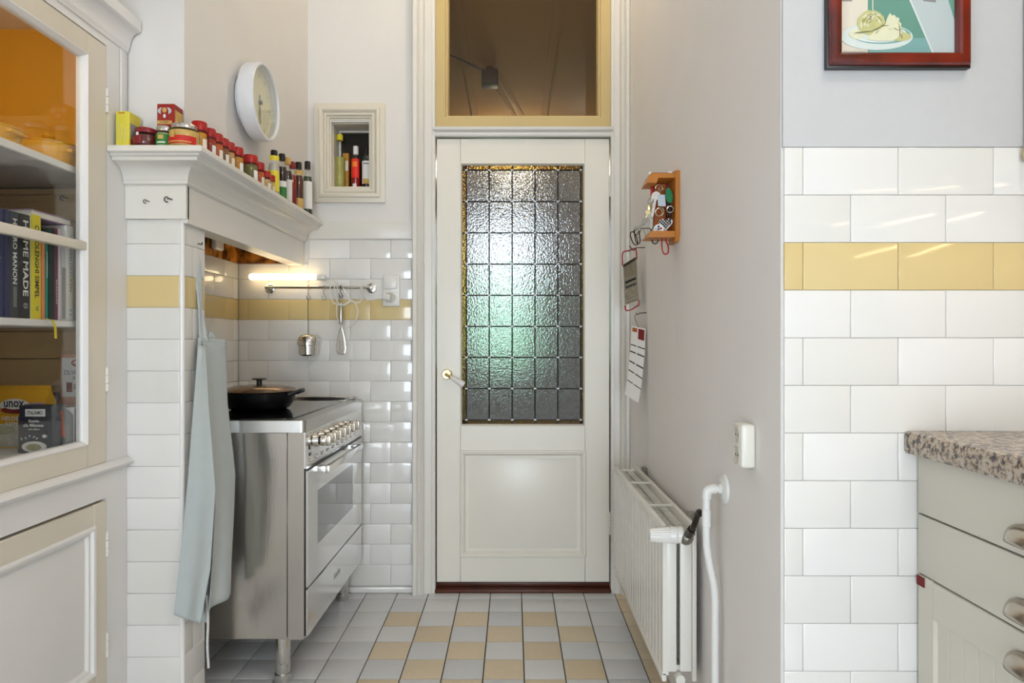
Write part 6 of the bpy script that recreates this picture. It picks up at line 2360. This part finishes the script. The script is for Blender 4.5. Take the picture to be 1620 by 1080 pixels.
art_poly([(1368, 64), (1380, 52), (1396, 44), (1401, 30), (1405, 23), (1408, 27), (1412, 26), (1415, 30), (1420, 31), (1419, 36), (1423, 40), (1422, 48), (1424, 54), (1419, 62), (1408, 67), (1388, 67)], M['cabbage_light'], 10)


def leaf(cx, cy_, r, a0, a1, w, m, lay):
    n = 8
    out, inn = [], []
    for i in range(n + 1):
        a = a0 + (a1 - a0) * i / n
        t_ = sin(pi * i / n)
        out.append((cx + r * cos(a), cy_ + r * 0.9 * sin(a)))
        inn.append((cx + (r - w * t_) * cos(a), cy_ + (r - w * t_) * 0.9 * sin(a)))
    art_poly(out + inn[1:-1][::-1], m, lay)


rg = random.Random(11)
for r, mm, w in ((19, 'cabbage_light', 3.4), (15, 'cabbage_dark', 1.1), (14, 'cabbage_light', 3.6), (10, 'cabbage_dark', 1.0), (9, 'cabbage_light', 3.0), (5, 'cabbage_dark', 0.9)):
    for k in range(4):
        a = rg.uniform(2.2, 3.2) + k * 0.85
        leaf(1377 + rg.uniform(-1, 1), 40 + rg.uniform(-1, 1), r, a, a + rg.uniform(0.6, 1.0), w, M[mm], 11)
for k in range(7):
    a = -2.6 + k * 0.33
    leaf(1398 + k * 1.2, 66, 20 + 3 * (k % 3), a, a + 0.5, 1.3, M['cabbage'] if k % 2 else M['cabbage_dark'], 12)
for k in range(5):
    leaf(1408, 46 + k * 3, 13, -0.9 + k * 0.12, 0.3 + k * 0.1, 1.2, M['cabbage'], 12)
for k in range(6):
    leaf(1353 + k * 4, 58 - k * 0.5, 5, pi + 0.2, 2 * pi - 0.3, 1.0, M['cabbage_dark'], 12)
art_poly([(1374, 52), (1386, 46), (1399, 38), (1396, 42), (1384, 50)], M['cabbage_dark'], 12)
ox, oz = K(1332, 84.5)
lettering(art, 'The Romans did. They felt sure', 0.049, 0.0024, (ox, yp - 0.0006, oz), RT, UP, M['ink'])
ox, oz = K(1328, 88)
lettering(art, "it's good. it's good. It's good for you", 0.054, 0.0024, (ox, yp - 0.0006, oz), RT, UP, M['ink'])
MB().box((ax0 - 0.002, YK - 0.0095, az0 - 0.002), (ax1 + 0.002, YK - 0.0085, az1)).build('pane', M['glass'], pic)

# worktop and base cabinet
WX = 0.820
wt = MB()
prof = [(WX + 0.004, 0.994), (WX, 1.000), (WX, 1.032), (WX + 0.002, 1.037), (WX + 0.008, 1.040), (XK - 0.001, 1.040), (XK - 0.001, 0.994)]
wt.prism(prof, 'y', 0.60, YK - 0.0025)
o = wt.build('worktop', M['counter'])
tag(o, 'polished brown speckled granite worktop against the tiled wall', 'worktop')
bc_ = thing('base_cabinet', 'cream base cabinet with two drawers and a grooved door under the granite', 'cabinet', (1.14, 1.08, 0.0))
BF = 0.846
by0, by1 = 0.784, YK - 0.003
b = MB()
b.box((BF + 0.019, by0, 0.10), (XK - 0.003, by1, 0.993))
b.build('carcass', M['cab_front'], bc_)
b = MB()
b.box((BF + 0.06, by0, 0.0), (BF + 0.08, by1, 0.10))
b.build('plinth', M['cab_front'], bc_)
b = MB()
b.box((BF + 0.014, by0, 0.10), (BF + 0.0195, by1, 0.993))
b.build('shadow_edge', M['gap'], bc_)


def cup_handle(parent, yc, zc, L=0.098):
    b = MB()
    n, k = 12, 6
    v, f = [], []
    rows_ = []
    for j in range(k + 1):
        t_ = j / k * pi / 2          # 0 at the lip (bottom), pi/2 at the top back edge
        out = 0.030 * cos(t_ * 0.98)
        zz = zc - 0.012 + 0.030 * sin(t_)
        row = []
        for i in range(n + 1):
            s_ = i / n * 2 - 1
            e = (1 - abs(s_) ** 2.6)
            row.append(len(v))
            v.append((BF - 0.0012 - out * max(0.0, e) ** 0.6, yc + s_ * L / 2, zc - 0.012 + (zz - zc + 0.012) * (0.35 + 0.65 * max(0, e) ** 0.5)))
        rows_.append(row)
    for j in range(k):
        for i in range(n):
            f.append((rows_[j][i], rows_[j][i + 1], rows_[j + 1][i + 1], rows_[j + 1][i]))
    b.add(v, f)
    o = b.build('cup_handle', M['pewter'], parent, smooth=80)
    md = o.modifiers.new('thickness', 'SOLIDIFY')
    md.thickness = 0.0025
    md.offset = 0
    return o


HY_ = 1.075
for z0, z1, hz__ in ((0.8705, 0.990, 0.906), (0.7455, 0.8675, 0.783)):
    b = MB()
    b.rbox((BF, by0 + 0.002, z0), (BF + 0.0138, by1 - 0.001, z1), 0.003, 2)
    d = b.build('drawer', M['cab_front'], bc_)
    cup_handle(d, HY_, hz__)
z0, z1 = 0.105, 0.7425
b = MB()
ya, yb_, pa, pb = by0 + 0.002, by1 - 0.001, by0 + 0.062, by1 - 0.052
b.rbox((BF, pb, z0), (BF + 0.0138, yb_, z1), 0.003, 1)
b.rbox((BF, ya, z0), (BF + 0.0138, pa, z1), 0.003, 1)
b.rbox((BF, pa - 0.001, z0), (BF + 0.0138, pb + 0.001, z0 + 0.06), 0.002, 1)
b.rbox((BF, pa - 0.001, z1 - 0.075), (BF + 0.0138, pb + 0.001, z1), 0.002, 1)
d = b.build('door', M['cab_front'], bc_)
n = 12
for i in range(n):
    q0 = pa + (pb - pa) * i / n
    q1 = pa + (pb - pa) * (i + 1) / n
    b = MB()
    b.prism([(BF + 0.0138, q0), (BF + 0.0085, q0), (BF + 0.0065, q0 + 0.0022), (BF + 0.0065, q1 - 0.0022), (BF + 0.0085, q1), (BF + 0.0138, q1)], 'z', z0 + 0.055, z1 - 0.07)
    b.build('board', M['cab_front'], d)
b = MB()
b.frame(pa - 0.002, pb + 0.002, z0 + 0.058, z1 - 0.073, 0.01, [(0, BF + 0.0138), (0, BF - 0.0005), (0.003, BF), (0.008, BF + 0.007), (0.008, BF + 0.0138)], axis='x')
b.build('panel_bead', M['cab_front'], d)
cup_handle(d, HY_, 0.695)
b = MB()
b.rbox((BF - 0.0022, by1 - 0.026, 0.7205), (BF - 0.0002, by1 - 0.0015, 0.7405), 0.0005, 1)
o = b.build('felt_pad', mat('dark_red_felt', S(116, 30, 26), 0.7))
tag(o, 'small dark red square pad on the top corner of the cabinet door', 'pad')

wc = thing('wall_cabinet', 'cream wall cabinet of which a narrow edge shows above the worktop', 'cabinet', (1.25, 1.05, 1.636))
cx0 = (1617.5 - 812) * YK / F
MB().rbox((cx0 + 0.02, 0.46, 1.640), (XK - 0.003, YK - 0.003, 2.50), 0.002, 1).build('carcass', M['cab_front'], wc)
MB().rbox((cx0, 0.46, 1.640), (cx0 + 0.0195, YK - 0.006, 2.50), 0.003, 2).build('door', M['paint_cream'], wc)
MB().rbox((cx0 - 0.010, 0.46, 1.600), (cx0 + 0.022, YK - 0.004, 1.6395), 0.014, 4).build('light_rail', M['paint_cream'], wc)
MB().rbox((1.262, 0.32 + 0.15, 1.616), (1.298, 0.95, 1.6395), 0.004, 2).build('strip_lamp', M['white_plastic'], wc)
